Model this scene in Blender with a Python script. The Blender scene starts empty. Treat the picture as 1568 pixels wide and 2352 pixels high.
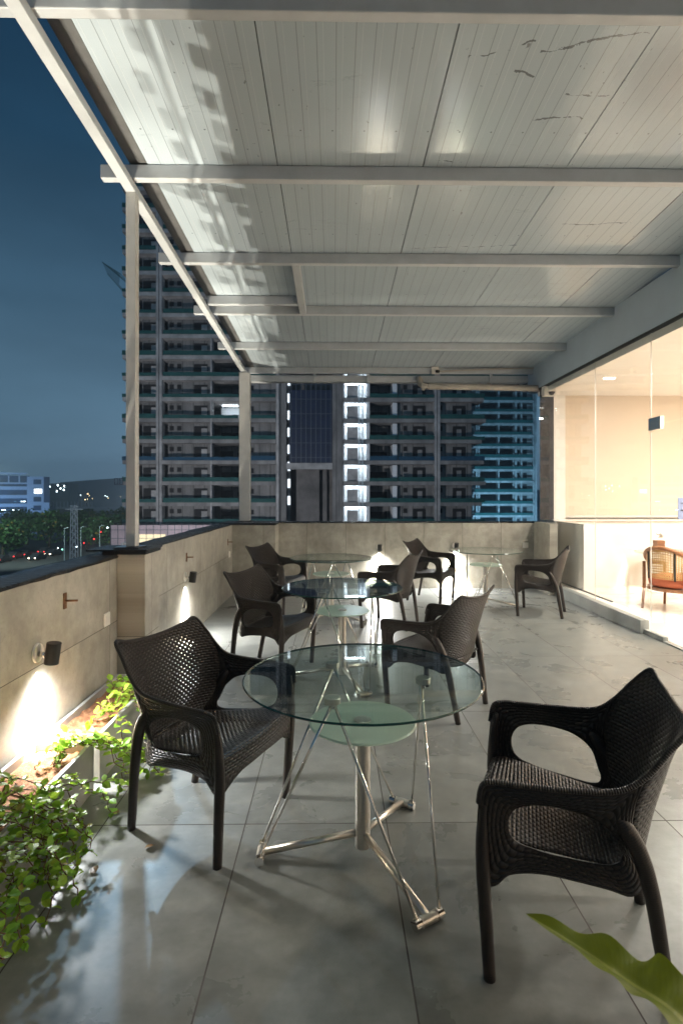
import bpy, math, random
from mathutils import Vector, Matrix
PI = math.pi
R = random.Random(7)
sc = bpy.context.scene
COL = sc.collection

# ------------------------------------------------------------------ helpers
F = 1260.0; PS = math.atan(18 / F); H = 1.5
def at_y(u, v, y):                      # a direction of sight carried out to distance y
    xc = (u - 784) / F; z = -(v - 1138) / F
    d = (xc * math.cos(PS) + math.sin(PS), math.cos(PS) - xc * math.sin(PS), z)
    t = y / d[1]
    return Vector((d[0] * t, y, H + z * t))
def tag(o, label=None, cat=None, group=None, kind=None):
    if label: o['label'] = label
    if cat: o['category'] = cat
    if group: o['group'] = group
    if kind: o['kind'] = kind
    return o
def empty(name, loc=(0, 0, 0), rz=0, **k):
    o = bpy.data.objects.new(name, None); COL.objects.link(o)
    o.location = loc; o.rotation_euler = (0, 0, rz); o.empty_display_size = .1
    return tag(o, **k)
def cat_rom(pts, n, closed=False):
    P = [Vector(p) for p in pts]; out = []; m = len(P)
    segs = m if closed else m - 1
    for i in range(segs):
        if closed: a, b, c, d = P[i - 1], P[i], P[(i + 1) % m], P[(i + 2) % m]
        else: a, b, c, d = P[max(i - 1, 0)], P[i], P[i + 1], P[min(i + 2, m - 1)]
        for k in range(n):
            t = k / n
            out.append(.5 * ((2 * b) + (c - a) * t + (2 * a - 5 * b + 4 * c - d) * t * t + (3 * b - a - 3 * c + d) * t ** 3))
    if not closed: out.append(P[-1].copy())
    return out
class MB:
    def __init__(s): s.v = []; s.f = []; s.uv = []; s.mi = []; s.at = {}; s.m = 0; s.hasuv = False
    def face(s, idx, uv=None):
        s.f.append(tuple(idx)); s.uv.append(uv); s.mi.append(s.m)
        if uv: s.hasuv = True
    def box(s, x0, x1, y0, y1, z0, z1):
        b = len(s.v)
        s.v += [(x, y, z) for z in (z0, z1) for y in (y0, y1) for x in (x0, x1)]
        for q in ((0, 2, 3, 1), (4, 5, 7, 6), (0, 1, 5, 4), (2, 6, 7, 3), (0, 4, 6, 2), (1, 3, 7, 5)): s.face([b + i for i in q])
        return s
    def bar(s, a, b, w, h, up=(0, 0, 1)):         # box beam from a to b
        a = Vector(a); b = Vector(b); d = (b - a).normalized(); u = Vector(up)
        x = d.cross(u).normalized(); y = x.cross(d).normalized(); k = len(s.v)
        for p in (a, b):
            for sx, sy in ((-1, -1), (1, -1), (1, 1), (-1, 1)): s.v.append(tuple(p + x * (sx * w / 2) + y * (sy * h / 2)))
        for q in ((3, 2, 1, 0), (4, 5, 6, 7), (0, 1, 5, 4), (1, 2, 6, 5), (2, 3, 7, 6), (3, 0, 4, 7)): s.face([k + i for i in q])
        return s
    def quad(s, a, b, c, d):
        k = len(s.v); s.v += [tuple(a), tuple(b), tuple(c), tuple(d)]; s.face((k, k + 1, k + 2, k + 3)); return s
    def grid(s, P, UV=None, hole=None, flip=False, closed=False):
        k = len(s.v); n = len(P); m = len(P[0])
        for i in range(n):
            for j in range(m):
                s.at[len(s.v)] = hole[i][j] if hole else 0.0
                s.v.append(tuple(P[i][j]))
        for i in range(n - 1):
            for j in range(m if closed else m - 1):
                j2 = (j + 1) % m
                q = [(i, j), (i, j2), (i + 1, j2), (i + 1, j)]
                if flip: q.reverse()
                uv = None
                if UV:
                    uv = []
                    for a, b in q:
                        if closed and j2 == 0 and b == 0: uv.append(UV[a][m])
                        else: uv.append(UV[a][b])
                s.face([k + a * m + b for a, b in q], uv)
        return s
    def tube(s, pts, r, n=10, caps=True, vs=1.0):
        pts = [Vector(p) for p in pts]; rs = r if isinstance(r, (list, tuple)) else [r] * len(pts)
        k = len(s.v); L = 0; prev = None; uvl = []
        for i, p in enumerate(pts):
            d = (pts[min(i + 1, len(pts) - 1)] - pts[max(i - 1, 0)]).normalized()
            if prev is None:
                a = Vector((1, 0, 0)) if abs(d.x) < .8 else Vector((0, 1, 0))
                x = (a - d * a.dot(d)).normalized()
            else: x = (prev - d * prev.dot(d)).normalized()
            prev = x; y = d.cross(x)
            if i: L += (p - pts[i - 1]).length
            uvl.append(L)
            for j in range(n):
                t = 2 * PI * j / n; s.v.append(tuple(p + (x * math.cos(t) + y * math.sin(t)) * rs[i]))
        for i in range(len(pts) - 1):
            for j in range(n):
                j2 = (j + 1) % n; c = 2 * PI * rs[i] / n
                s.face([k + i * n + j, k + i * n + j2, k + (i + 1) * n + j2, k + (i + 1) * n + j],
                       [(uvl[i], j * c), (uvl[i], (j + 1) * c), (uvl[i + 1], (j + 1) * c), (uvl[i + 1], j * c)])
        if caps:
            s.face([k + j for j in range(n)][::-1]); e = k + (len(pts) - 1) * n; s.face([e + j for j in range(n)])
        return s
    def cyl(s, a, b, r, r2=None, n=20): return s.tube([a, b], [r, r2 if r2 is not None else r], n)
    def lathe(s, prof, c=(0, 0, 0), n=48):
        c = Vector(c); k = len(s.v); m = len(prof)
        for j in range(n):
            t = 2 * PI * j / n
            for r, z in prof: s.v.append((c.x + r * math.cos(t), c.y + r * math.sin(t), c.z + z))
        for j in range(n):
            j2 = (j + 1) % n
            for i in range(m - 1): s.face([k + j * m + i, k + j2 * m + i, k + j2 * m + i + 1, k + j * m + i + 1])
        if prof[0][0] > 1e-5: s.face([k + j * m for j in range(n)][::-1])
        if prof[-1][0] > 1e-5: s.face([k + j * m + m - 1 for j in range(n)])
        return s
    def build(s, name, mats, parent=None, smooth=False, bevel=0, solid=0, auto=False):
        me = bpy.data.meshes.new(name); me.from_pydata(s.v, [], s.f)
        mats = mats if isinstance(mats, (list, tuple)) else [mats]
        for m in mats: me.materials.append(m)
        for p, i in zip(me.polygons, s.mi): p.material_index = i; p.use_smooth = smooth
        if s.hasuv:
            l = me.uv_layers.new(name='uv'); i = 0
            for f, u in zip(s.f, s.uv):
                for q in range(len(f)):
                    l.data[i].uv = u[q] if u else (0, 0); i += 1
        if s.at:
            a = me.attributes.new('hole', 'FLOAT', 'POINT')
            for i, val in s.at.items(): a.data[i].value = val
        if auto:
            for e in me.edges: pass
            me.set_sharp_from_angle(angle=math.radians(35))
        me.update()
        o = bpy.data.objects.new(name, me); COL.objects.link(o)
        if parent: o.parent = parent
        if bevel:
            b = o.modifiers.new('bevel', 'BEVEL'); b.width = bevel; b.segments = 2; b.limit_method = 'ANGLE'
        if solid:
            b = o.modifiers.new('solid', 'SOLIDIFY'); b.thickness = solid; b.offset = 0
        return o
def kids(o): return [c for c in bpy.data.objects if c.parent == o]
def copy_tree(o, parent=None):
    c = o.copy(); COL.objects.link(c); c.parent = parent
    for ch in kids(o): copy_tree(ch, c)
    return c

# ------------------------------------------------------------------ materials
class NT:
    def __init__(s, name):
        s.m = bpy.data.materials.new(name); s.m.use_nodes = True; s.t = s.m.node_tree; s.t.nodes.clear()
        s.out = s.n('ShaderNodeOutputMaterial')
    def n(s, typ, **k):
        x = s.t.nodes.new(typ)
        for a, b in k.items():
            if a == 'i':
                for q, w in b.items(): s.set(x, q, w)
            else: setattr(x, a, b)
        return x
    def set(s, node, sock, val):
        sk = node.inputs[sock]
        if isinstance(val, bpy.types.NodeSocket): s.t.links.new(val, sk)
        else:
            if sk.type == 'RGBA' and not hasattr(val, '__len__'): val = (val, val, val)
            if sk.type == 'RGBA' and len(val) == 3: val = (*val, 1)
            sk.default_value = val
    def math(s, op, a, b=0, c=0):
        x = s.n('ShaderNodeMath', operation=op); s.set(x, 0, a); s.set(x, 1, b); s.set(x, 2, c); return x.outputs[0]
    def mix(s, f, a, b, blend='MIX'):
        x = s.n('ShaderNodeMix', data_type='RGBA', blend_type=blend); s.set(x, 0, f); s.set(x, 6, a); s.set(x, 7, b); return x.outputs[2]
    def ramp(s, f, *st):
        x = s.n('ShaderNodeValToRGB'); s.set(x, 0, f); e = x.color_ramp.elements
        while len(e) < len(st): e.new(.5)
        for q, (p, c) in zip(e, st): q.position = p; q.color = (*c, 1) if hasattr(c, '__len__') else (c, c, c, 1)
        return x.outputs[0]
    def coord(s, kind='Object'): return s.n('ShaderNodeTexCoord').outputs[kind]
    def pos(s): return s.n('ShaderNodeNewGeometry').outputs['Position']
    def map(s, vec, scale=(1, 1, 1), loc=(0, 0, 0), rot=(0, 0, 0)):
        x = s.n('ShaderNodeMapping'); s.set(x, 0, vec); s.set(x, 'Scale', scale); s.set(x, 'Location', loc); s.set(x, 'Rotation', rot); return x.outputs[0]
    def noise(s, vec, scale=5, det=4, rough=.55, dist=0):
        x = s.n('ShaderNodeTexNoise'); s.set(x, 'Vector', vec); s.set(x, 'Scale', scale); s.set(x, 'Detail', det); s.set(x, 'Roughness', rough); s.set(x, 'Distortion', dist); return x.outputs[0]
    def xyz(s, vec):
        x = s.n('ShaderNodeSeparateXYZ'); s.set(x, 0, vec); return x.outputs
    def bump(s, h, st=.3, dist=.01):
        x = s.n('ShaderNodeBump'); s.set(x, 'Height', h); s.set(x, 'Strength', st); s.set(x, 'Distance', dist); return x.outputs[0]
    def bsdf(s, col, rough=.5, metal=0, normal=None, spec=None, **k):
        x = s.n('ShaderNodeBsdfPrincipled'); s.set(x, 'Base Color', col); s.set(x, 'Roughness', rough); s.set(x, 'Metallic', metal)
        if normal is not None: s.set(x, 'Normal', normal)
        if spec is not None: s.set(x, 'Specular IOR Level', spec)
        for a, b in k.items(): s.set(x, a, b)
        return x.outputs[0]
    def done(s, sh): s.t.links.new(sh, s.out.inputs[0]); return s.m
M = {}
def simple(name, col, rough=.5, metal=0, var=.12, scale=8, bump=0, spec=None, stretch=(1, 1, 1)):
    t = NT(name); p = t.map(t.coord(), stretch)
    nz = t.noise(p, scale, 5, .6)
    c = t.mix(t.ramp(nz, (.3, 0), (.7, 1)), tuple(x * (1 - var) for x in col), tuple(min(1, x * (1 + var)) for x in col))
    r = t.math('MULTIPLY_ADD', nz, .15, rough - .07)
    nrm = t.bump(t.noise(p, scale * 5, 4), bump, .004) if bump else None
    M[name] = t.done(t.bsdf(c, r, metal, nrm, spec)); return M[name]
def emit(name, col, st):
    t = NT(name); t.m.cycles.emission_sampling = 'AUTO' if name == 'bay_tube' else 'NONE'; e = t.n('ShaderNodeEmission', i={'Color': col, 'Strength': st}); M[name] = t.done(e.outputs[0]); return M[name]

def joints(t, a, off, step, w):        # 1 on a joint line
    f = t.math('FRACT', t.math('DIVIDE', t.math('SUBTRACT', a, off - step * 40), step))
    d = t.math('MULTIPLY', t.math('MINIMUM', f, t.math('SUBTRACT', 1, f)), step)
    return t.math('LESS_THAN', d, w)
def tile_id(t, a, off, step): return t.math('FLOOR', t.math('DIVIDE', t.math('SUBTRACT', a, off - step * 40), step))

def m_floor():
    t = NT('floor_tile'); p = t.pos(); x, y, z = t.xyz(p)
    j = t.math('MAXIMUM', joints(t, x, -.4025, .6445, .0028), joints(t, y, 2.507, 1.2895, .0032))
    idn = t.math('ADD', t.math('MULTIPLY', tile_id(t, x, -.4025, .6445), 7.31), t.math('MULTIPLY', tile_id(t, y, 2.507, 1.2895), 3.77))
    cb = t.n('ShaderNodeCombineXYZ'); t.set(cb, 0, t.math('ADD', x, idn)); t.set(cb, 1, y); t.set(cb, 2, idn)
    v = cb.outputs[0]
    n1 = t.noise(v, 2.2, 7, .62, .5); n2 = t.noise(t.map(v, (3, 14, 1)), 2.5, 5, .6); n3 = t.noise(v, 40, 4, .7)
    n4 = t.noise(v, 8, 5, .6); n5 = t.math('ADD', t.math('MULTIPLY', n1, .55), t.math('MULTIPLY', n4, .45))
    c = t.ramp(n5, (.28, (.120, .125, .115)), (.5, (.188, .192, .176)), (.72, (.280, .281, .258)))
    c = t.mix(t.math('MULTIPLY', t.ramp(n2, (.25, 0), (.8, 1)), .2), c, (.30, .305, .295))
    c = t.mix(t.math('MULTIPLY', t.ramp(n3, (.3, 1), (.55, 0)), .18), c, (.13, .13, .12))
    wn = t.n('ShaderNodeTexWhiteNoise', noise_dimensions='1D'); t.set(wn, 'W', idn)
    hsv = t.n('ShaderNodeHueSaturation'); t.set(hsv, 'Color', c); t.set(hsv, 'Value', t.math('MULTIPLY_ADD', wn.outputs[0], .18, .90)); c = hsv.outputs[0]
    c = t.mix(j, c, (.045, .036, .03))
    r = t.math('MULTIPLY_ADD', n1, .30, .15); r = t.math('ADD', r, t.math('MULTIPLY', j, .4))
    h = t.math('SUBTRACT', t.math('MULTIPLY', n3, .06), j)
    M['floor'] = t.done(t.bsdf(c, r, 0, t.bump(h, .35, .003)))
def m_wall(name, axis, off, step, zoff, zstep):
    t = NT(name); p = t.pos(); q = t.xyz(p); a = q[axis]; z = q[2]
    j = joints(t, a, off, step, .0022)
    if zstep: j = t.math('MAXIMUM', j, joints(t, z, zoff, zstep, .0022))
    idn = t.math('MULTIPLY', tile_id(t, a, off, step), 5.3)
    if zstep: idn = t.math('ADD', idn, t.math('MULTIPLY', tile_id(t, z, zoff, zstep), 2.9))
    cb = t.n('ShaderNodeCombineXYZ'); t.set(cb, 0, t.math('ADD', a, idn)); t.set(cb, 1, idn); t.set(cb, 2, z); v = cb.outputs[0]
    n1 = t.noise(v, 2.4, 7, .6, .4); n2 = t.noise(t.map(v, (9, 1, 1.3)), 1.8, 5, .6); n3 = t.noise(v, 55, 3, .7)
    c = t.ramp(n1, (.32, (.22, .197, .158)), (.5, (.345, .315, .258)), (.68, (.45, .415, .35)))
    c = t.mix(t.math('MULTIPLY', t.ramp(n2, (.38, 0), (.75, 1)), .3), c, (.45, .42, .37))
    n4 = t.noise(v, 11, 4, .6); c = t.mix(t.math('MULTIPLY', t.ramp(n4, (.35, 1), (.6, 0)), .35), c, (.19, .178, .15))
    c = t.mix(t.math('MULTIPLY', t.ramp(n3, (.28, 1), (.45, 0)), .35), c, (.17, .155, .13))
    wn = t.n('ShaderNodeTexWhiteNoise', noise_dimensions='1D'); t.set(wn, 'W', idn)
    hsv = t.n('ShaderNodeHueSaturation'); t.set(hsv, 'Color', c); t.set(hsv, 'Value', t.math('MULTIPLY_ADD', wn.outputs[0], .16, .92)); c = hsv.outputs[0]
    c = t.mix(j, c, (.06, .05, .04))
    M[name] = t.done(t.bsdf(c, t.math('MULTIPLY_ADD', n1, .2, .42), 0, t.bump(t.math('SUBTRACT', t.math('MULTIPLY', n3, .1), j), .3, .003)))
m_floor()
m_wall('wall_side', 1, 3.775, 1.2895, .615, .615)
m_wall('wall_back', 0, .195, .628, 0, 0)
m_wall('pier_tile', 1, 4.05, 5, .50, 5)

def m_weave():
    for name, holes in (('wicker', True), ('wicker_leg', False)):
        t = NT(name); uv = t.n('ShaderNodeUVMap', uv_map='uv').outputs[0]; u, v, _ = t.xyz(uv)
        if holes: U = t.math('DIVIDE', u, .029); V = t.math('DIVIDE', v, .0125)
        else: U = t.math('DIVIDE', v, .05); V = t.math('DIVIDE', u, .007)
        row = t.math('FLOOR', V); fv = t.math('FRACT', V)
        fu = t.math('FRACT', t.math('ADD', t.math('ADD', U, 100), t.math('MULTIPLY', t.math('MODULO', t.math('ADD', row, 1000), 2), .5)))
        sv = t.math('SINE', t.math('MULTIPLY', fv, PI)); su = t.math('SINE', t.math('MULTIPLY', fu, PI))
        h = t.math('MULTIPLY', sv, t.math('MULTIPLY_ADD', t.math('POWER', su, .6), .8, .2)) if holes else t.math('POWER', sv, .6)
        nz = t.noise(t.coord(), 30, 3)
        c = t.mix(h, (.004, .003, .003), t.mix(nz, (.025, .017, .0125), (.044, .030, .022)))
        sh = t.bsdf(c, t.math('MULTIPLY_ADD', nz, .2, .32), 0, t.bump(h, .9 if holes else .35, .006 if holes else .002), .45)
        if holes:
            at = t.n('ShaderNodeAttribute', attribute_name='hole').outputs['Fac']
            hu = t.math('LESS_THAN', t.math('ABSOLUTE', t.math('SUBTRACT', fu, t.math('MULTIPLY_ADD', nz, .2, .0))), t.math('MULTIPLY', at, .25))
            hv = t.math('LESS_THAN', t.math('ABSOLUTE', t.math('SUBTRACT', fv, .5)), t.math('MULTIPLY_ADD', at, .2, .12))
            tr = t.n('ShaderNodeBsdfTransparent'); mx = t.n('ShaderNodeMixShader')
            t.set(mx, 0, t.math('MULTIPLY', hu, hv)); t.set(mx, 1, sh); t.set(mx, 2, tr.outputs[0]); sh = mx.outputs[0]
        M[name] = t.done(sh)
m_weave()
def m_rim():
    t = NT('wicker_rim'); u, v, _ = t.xyz(t.n('ShaderNodeUVMap', uv_map='uv').outputs[0])
    h = t.math('SINE', t.math('MULTIPLY', t.math('FRACT', t.math('DIVIDE', u, .0075)), PI))
    M['rim'] = t.done(t.bsdf(t.mix(h, (.006, .005, .004), (.034, .026, .021)), .38, 0, t.bump(h, .8, .004), .45))
m_rim()
def m_glass(name, tint, refl=1.0, matte=0, mattecol=(.2, .2, .2), frost=0):
    t = NT(name); lw = t.n('ShaderNodeLayerWeight', i={'Blend': .5}).outputs['Facing']
    fr = t.math('MULTIPLY', t.math('MULTIPLY_ADD', t.math('POWER', lw, 5), .94, .05), refl)
    tr = t.n('ShaderNodeBsdfTransparent', i={'Color': tint}).outputs[0]
    gl = t.n('ShaderNodeBsdfGlossy', i={'Color': (1, 1, 1), 'Roughness': .0 if not frost else .12}).outputs[0]
    if matte:
        df = t.n('ShaderNodeBsdfDiffuse', i={'Color': mattecol}).outputs[0]
        if frost:
            tl = t.n('ShaderNodeBsdfTranslucent', i={'Color': mattecol}).outputs[0]
            ms = t.n('ShaderNodeMixShader', i={0: .35, 1: df, 2: tl}); df = ms.outputs[0]
        mx = t.n('ShaderNodeMixShader', i={0: matte, 1: tr, 2: df}); tr = mx.outputs[0]
    mx = t.n('ShaderNodeMixShader'); t.set(mx, 0, fr); t.set(mx, 1, tr); t.set(mx, 2, gl); M[name] = t.done(mx.outputs[0])
m_glass('table_glass', (.86, .935, .915), 1.0)
m_glass('window_glass', (.97, .98, .975), .8)
m_glass('frosted_glass', (.8, .9, .82), .8, .78, (.70, .80, .69), 1)
m_glass('grey_reflection_glass', (.3, .3, .32), 1.0, .6, (.07, .068, .07))  # grey diffuse share stands in for the dim reflection on the pane
simple('glass_edge', (.01, .05, .04), .1, 0, .05, spec=.8)
simple('steel', (.68, .63, .56), .32, 1, .06, 20, 0, None, (1, 1, 12))
simple('chrome', (.80, .77, .73), .08, 1, .03)
simple('paint_beam', (.46, .48, .50), .38, 0, .08, 6, .05)
simple('paint_post', (.50, .485, .46), .42, 0, .10, 5, .05)
simple('flashing', (.10, .10, .10), .5, 0, .2)
simple('fascia_paint', (.46, .53, .60), .5, 0, .06, 2)
simple('rusty', (.16, .07, .03), .7, .3, .4, 30, .2)
simple('switch_white', (.72, .67, .60), .35, 0, .04)
simple('black_metal', (.02, .018, .017), .38, 0, .1)
simple('pvc', (.42, .38, .33), .45, 0, .18, 5)
simple('planter_tile', (.33, .32, .30), .5, 0, .18, 4, .08)
simple('grout_metal', (.25, .22, .2), .5)
simple('plaster', (.84, .765, .68), .7, 0, .03)
simple('plaster_white', (.86, .80, .73), .6, 0, .03)
simple('ceiling_paint', (.86, .79, .71), .6, 0, .02)
simple('blind_fabric', (.73, .60, .465), .8, 0, .03, 60)
simple('interior_marble', (.80, .72, .62), .14, 0, .08, 5)
simple('kerb_tile', (.30, .31, .29), .45, 0, .2, 4, .06)
simple('wood', (.30, .12, .045), .35, 0, .25, 6, 0, None, (1, 8, 8))
simple('cushion', (.50, .13, .06), .8, 0, .1, 40, .1)
simple('black_rubber', (.02, .02, .02), .6)
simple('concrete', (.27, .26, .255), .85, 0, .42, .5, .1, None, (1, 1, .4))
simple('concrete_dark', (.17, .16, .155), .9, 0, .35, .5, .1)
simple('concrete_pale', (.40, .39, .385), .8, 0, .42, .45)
simple('white_panel', (.80, .82, .84), .7, 0, .06, .6)
simple('opening_shade', (.018, .017, .018), .9, 0, .3)  # near black sheets: the shade inside openings put into colour
simple('net_teal', (.012, .090, .085), .8, 0, .25, .5)
simple('net_blue', (.012, .07, .13), .8, 0, .25, .5)
simple('scaffold_steel', (.12, .14, .17), .5, .5, .2)
simple('tarp_blue', (.008, .018, .055), .6, 0, .3, .6)
simple('asphalt', (.05, .05, .052), .7, 0, .2, .3)
simple('office_wall', (.40, .43, .50), .6, 0, .08, .2)
simple('office_glass', (.012, .045, .10), .35, 0, .4, .3, 0, .3)
simple('hill_green', (.02, .03, .028), .95, 0, .5, .02)
simple('bark', (.05, .035, .025), .9, 0, .3, 3)
simple('mast_steel', (.50, .58, .62), .5, .4, .1)
simple('car_paint', (.03, .03, .035), .3, 0, .1)
simple('hoarding', (.70, .55, .58), .8, 0, .35, .25)
simple('stem_brown', (.12, .06, .025), .8, 0, .3, 30)
emit('lamp_white', (1, .96, .88), 22)
emit('bay_tube', (.80, .92, 1), 26)
emit('slot_light', (.78, .90, 1), 1.5)
emit('office_lit', (.20, .55, 1), .28)
emit('office_sign', (.9, .97, 1), 4)
emit('lamp_red', (1, .05, .05), 2.6)
emit('lamp_car', (1, .85, .6), 9)
emit('lamp_green', (.3, 1, .75), 4)
emit('city_light', (.75, .95, 1), 7)
emit('city_warm', (1, .75, .4), 8)
emit('strip_led', (1, .95, .9), 14)

t = NT('net_sheer'); t.done(t.n('ShaderNodeMixShader', i={0: .62, 1: t.bsdf((.012, .10, .09), .8), 2: t.n('ShaderNodeBsdfTransparent').outputs[0]}).outputs[0]); M['net_sheer'] = t.m
def m_soil():
    t = NT('soil'); p = t.coord(); n = t.noise(p, 28, 6, .7); g = t.noise(p, 6, 4)
    c = t.ramp(n, (.3, (.10, .035, .012)), (.5, (.24, .10, .04)), (.7, (.42, .23, .12)))
    M['soil'] = t.done(t.bsdf(c, .9, 0, t.bump(t.math('ADD', n, g), .9, .02)))
m_soil()
def m_leaf(name, a, b, tr=.35):
    t = NT(name); n = t.noise(t.coord(), 18, 3); oi = t.n('ShaderNodeNewGeometry').outputs['Random Per Island']
    c = t.mix(t.ramp(oi, (.0, 0), (.92, 1)), a, b); c = t.mix(t.math('GREATER_THAN', oi, .965), c, (.32, .22, .05)); c = t.mix(t.math('MULTIPLY', n, .4), c, tuple(x * .6 for x in a))
    s1 = t.bsdf(c, .4, 0, None, .4); s2 = t.n('ShaderNodeBsdfTranslucent', i={'Color': t.mix(.5, c, (.25, .38, .02))}).outputs[0]
    M[name] = t.done(t.n('ShaderNodeMixShader', i={0: tr, 1: s1, 2: s2}).outputs[0])
m_leaf('creeper_leaf', (.12, .30, .025), (.44, .60, .07), .45)
def m_fern():
    t = NT('fern_leaf'); u, v, _ = t.xyz(t.n('ShaderNodeUVMap', uv_map='uv').outputs[0]); q = t.math('ABSOLUTE', t.math('SUBTRACT', v, .5))
    n = t.noise(t.coord(), 14, 4); c = t.mix(n, (.10, .145, .008), (.22, .25, .018))
    vein = t.math('SINE', t.math('MULTIPLY', t.math('SUBTRACT', t.math('MULTIPLY', u, 60), t.math('MULTIPLY', q, 9)), 2 * PI))
    c = t.mix(t.math('MULTIPLY', t.math('GREATER_THAN', vein, .8), .14), c, (.24, .28, .04))
    c = t.mix(t.math('MULTIPLY', t.math('LESS_THAN', q, .035), .8), c, (.36, .38, .09))
    c = t.mix(t.math('MULTIPLY', t.math('GREATER_THAN', t.noise(t.coord(), 40, 2), .72), .6), c, (.16, .10, .03))
    s1 = t.bsdf(c, .35, 0, t.bump(vein, .10, .002), .4); s2 = t.n('ShaderNodeBsdfTranslucent', i={'Color': t.mix(.5, c, (.3, .4, .02))}).outputs[0]
    M['fern_leaf'] = t.done(t.n('ShaderNodeMixShader', i={0: .4, 1: s1, 2: s2}).outputs[0])
m_fern()
m_leaf('dry_leaf', (.16, .08, .03), (.2, .11, .04), .1)
m_leaf('tree_leaf', (.025, .075, .028), (.07, .14, .045), .15)
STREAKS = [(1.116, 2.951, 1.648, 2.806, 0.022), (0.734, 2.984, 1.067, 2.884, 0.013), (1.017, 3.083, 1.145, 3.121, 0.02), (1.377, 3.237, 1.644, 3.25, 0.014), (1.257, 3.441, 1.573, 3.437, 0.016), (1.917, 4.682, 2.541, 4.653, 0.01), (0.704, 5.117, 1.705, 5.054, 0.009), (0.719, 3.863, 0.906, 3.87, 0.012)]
def m_sheet():
    t = NT('roof_sheet'); x, y, z = t.xyz(t.pos())
    r1 = joints(t, x, -.40, .1035, .0022); r2 = joints(t, x, -.365, .1035, .0016)
    n1 = t.noise(t.map(t.pos(), (3.5, .5, 1)), 1.6, 2); n2 = t.noise(t.pos(), 1.2, 3)
    n3 = t.noise(t.map(t.pos(), (1.2, 9, 1)), 1.4, 8, .75, 1.2)
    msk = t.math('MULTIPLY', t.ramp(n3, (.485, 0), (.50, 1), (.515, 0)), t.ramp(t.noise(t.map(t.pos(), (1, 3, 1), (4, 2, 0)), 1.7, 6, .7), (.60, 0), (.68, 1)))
    spk = t.ramp(t.noise(t.map(t.pos(), (1, .6, 1)), 26, 2, .5), (.73, 0), (.77, 1))
    c = t.mix(n2, (.385, .45, .50), (.43, .495, .545))
    c = t.mix(t.math('MULTIPLY', r1, .5), c, (.16, .165, .165))
    scr = t.math('LESS_THAN', t.math('ADD', t.math('POWER', t.math('MULTIPLY', t.math('SUBTRACT', t.math('FRACT', t.math('DIVIDE', t.math('ADD', x, 20.19), .207)), .5), .207), 2), t.math('POWER', t.math('MULTIPLY', t.math('SUBTRACT', t.math('FRACT', t.math('DIVIDE', t.math('ADD', y, 20.0), 1.305)), .06), 1.305), 2)), .00004)
    c = t.mix(t.math('MULTIPLY', scr, .7), c, (.07, .07, .07)); 
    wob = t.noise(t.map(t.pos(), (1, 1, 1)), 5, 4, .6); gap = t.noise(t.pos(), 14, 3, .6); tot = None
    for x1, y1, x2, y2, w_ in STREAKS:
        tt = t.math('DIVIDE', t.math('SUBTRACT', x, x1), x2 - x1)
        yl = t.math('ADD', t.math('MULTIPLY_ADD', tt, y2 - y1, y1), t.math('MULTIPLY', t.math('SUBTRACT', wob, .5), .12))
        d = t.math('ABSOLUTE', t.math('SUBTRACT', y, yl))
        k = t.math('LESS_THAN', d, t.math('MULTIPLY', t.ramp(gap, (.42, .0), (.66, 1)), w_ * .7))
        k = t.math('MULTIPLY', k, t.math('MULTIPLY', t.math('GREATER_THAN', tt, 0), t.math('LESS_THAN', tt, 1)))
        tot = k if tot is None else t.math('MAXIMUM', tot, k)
    c = t.mix(t.math('MULTIPLY', r2, .35), c, (.72, .76, .78))  # pale rib lines: light reflected by the ribs, put into the colour
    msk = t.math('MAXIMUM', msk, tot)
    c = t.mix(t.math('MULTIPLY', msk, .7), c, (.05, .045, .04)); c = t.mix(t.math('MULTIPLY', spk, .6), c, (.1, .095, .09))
    h = t.math('ADD', t.math('MULTIPLY', t.math('SUBTRACT', r2, r1), 1), t.math('MULTIPLY', n1, 1.6))
    M['roof_sheet'] = t.done(t.bsdf(c, t.math('MULTIPLY_ADD', n2, .12, .08), 0, t.bump(h, .55, .0035), .75))
m_sheet()
def m_concrete_wall():
    t = NT('concrete_wall'); p = t.pos(); x, y, z = t.xyz(p)
    n = t.noise(t.map(p, (.5, .5, .22)), 1, 6, .65); st_ = t.noise(t.map(p, (3, 3, .12)), 1, 4, .6)
    c = t.ramp(n, (.3, (.13, .125, .125)), (.5, (.22, .215, .21)), (.7, (.31, .30, .295)))
    c = t.mix(t.math('MULTIPLY', t.ramp(st_, (.5, 0), (.72, 1)), .5), c, (.09, .085, .085))
    c = t.mix(joints(t, x, .4, 1.62, .045), c, (.05, .05, .05))
    M['concrete_wall'] = t.done(t.bsdf(c, .85))
m_concrete_wall()
def m_coping():
    t = NT('wet_membrane'); p = t.pos(); n = t.noise(t.map(p, (1, .5, 1)), 48, 4, .7); n2 = t.noise(p, 7, 4)
    c = t.mix(n2, (.006, .008, .012), (.02, .024, .03))
    M['wet_membrane'] = t.done(t.bsdf(c, .2, 0, t.bump(t.math('ADD', t.math('MULTIPLY', n, 1.6), n2), 1, .05), .6))
m_coping()
def m_cane():
    t = NT('cane'); u, v, _ = t.xyz(t.n('ShaderNodeUVMap', uv_map='uv').outputs[0])
    fu = t.math('ABSOLUTE', t.math('SUBTRACT', t.math('FRACT', t.math('DIVIDE', u, .03)), .5)); fv = t.math('ABSOLUTE', t.math('SUBTRACT', t.math('FRACT', t.math('DIVIDE', v, .03)), .5))
    d = t.math('ADD', t.math('POWER', fu, 2), t.math('POWER', fv, 2))
    mx = t.n('ShaderNodeMixShader'); t.set(mx, 0, t.math('LESS_THAN', d, .075)); t.set(mx, 1, t.bsdf((.62, .38, .14), .5)); t.set(mx, 2, t.n('ShaderNodeBsdfTransparent').outputs[0])
    M['cane'] = t.done(mx.outputs[0])
m_cane()

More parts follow.
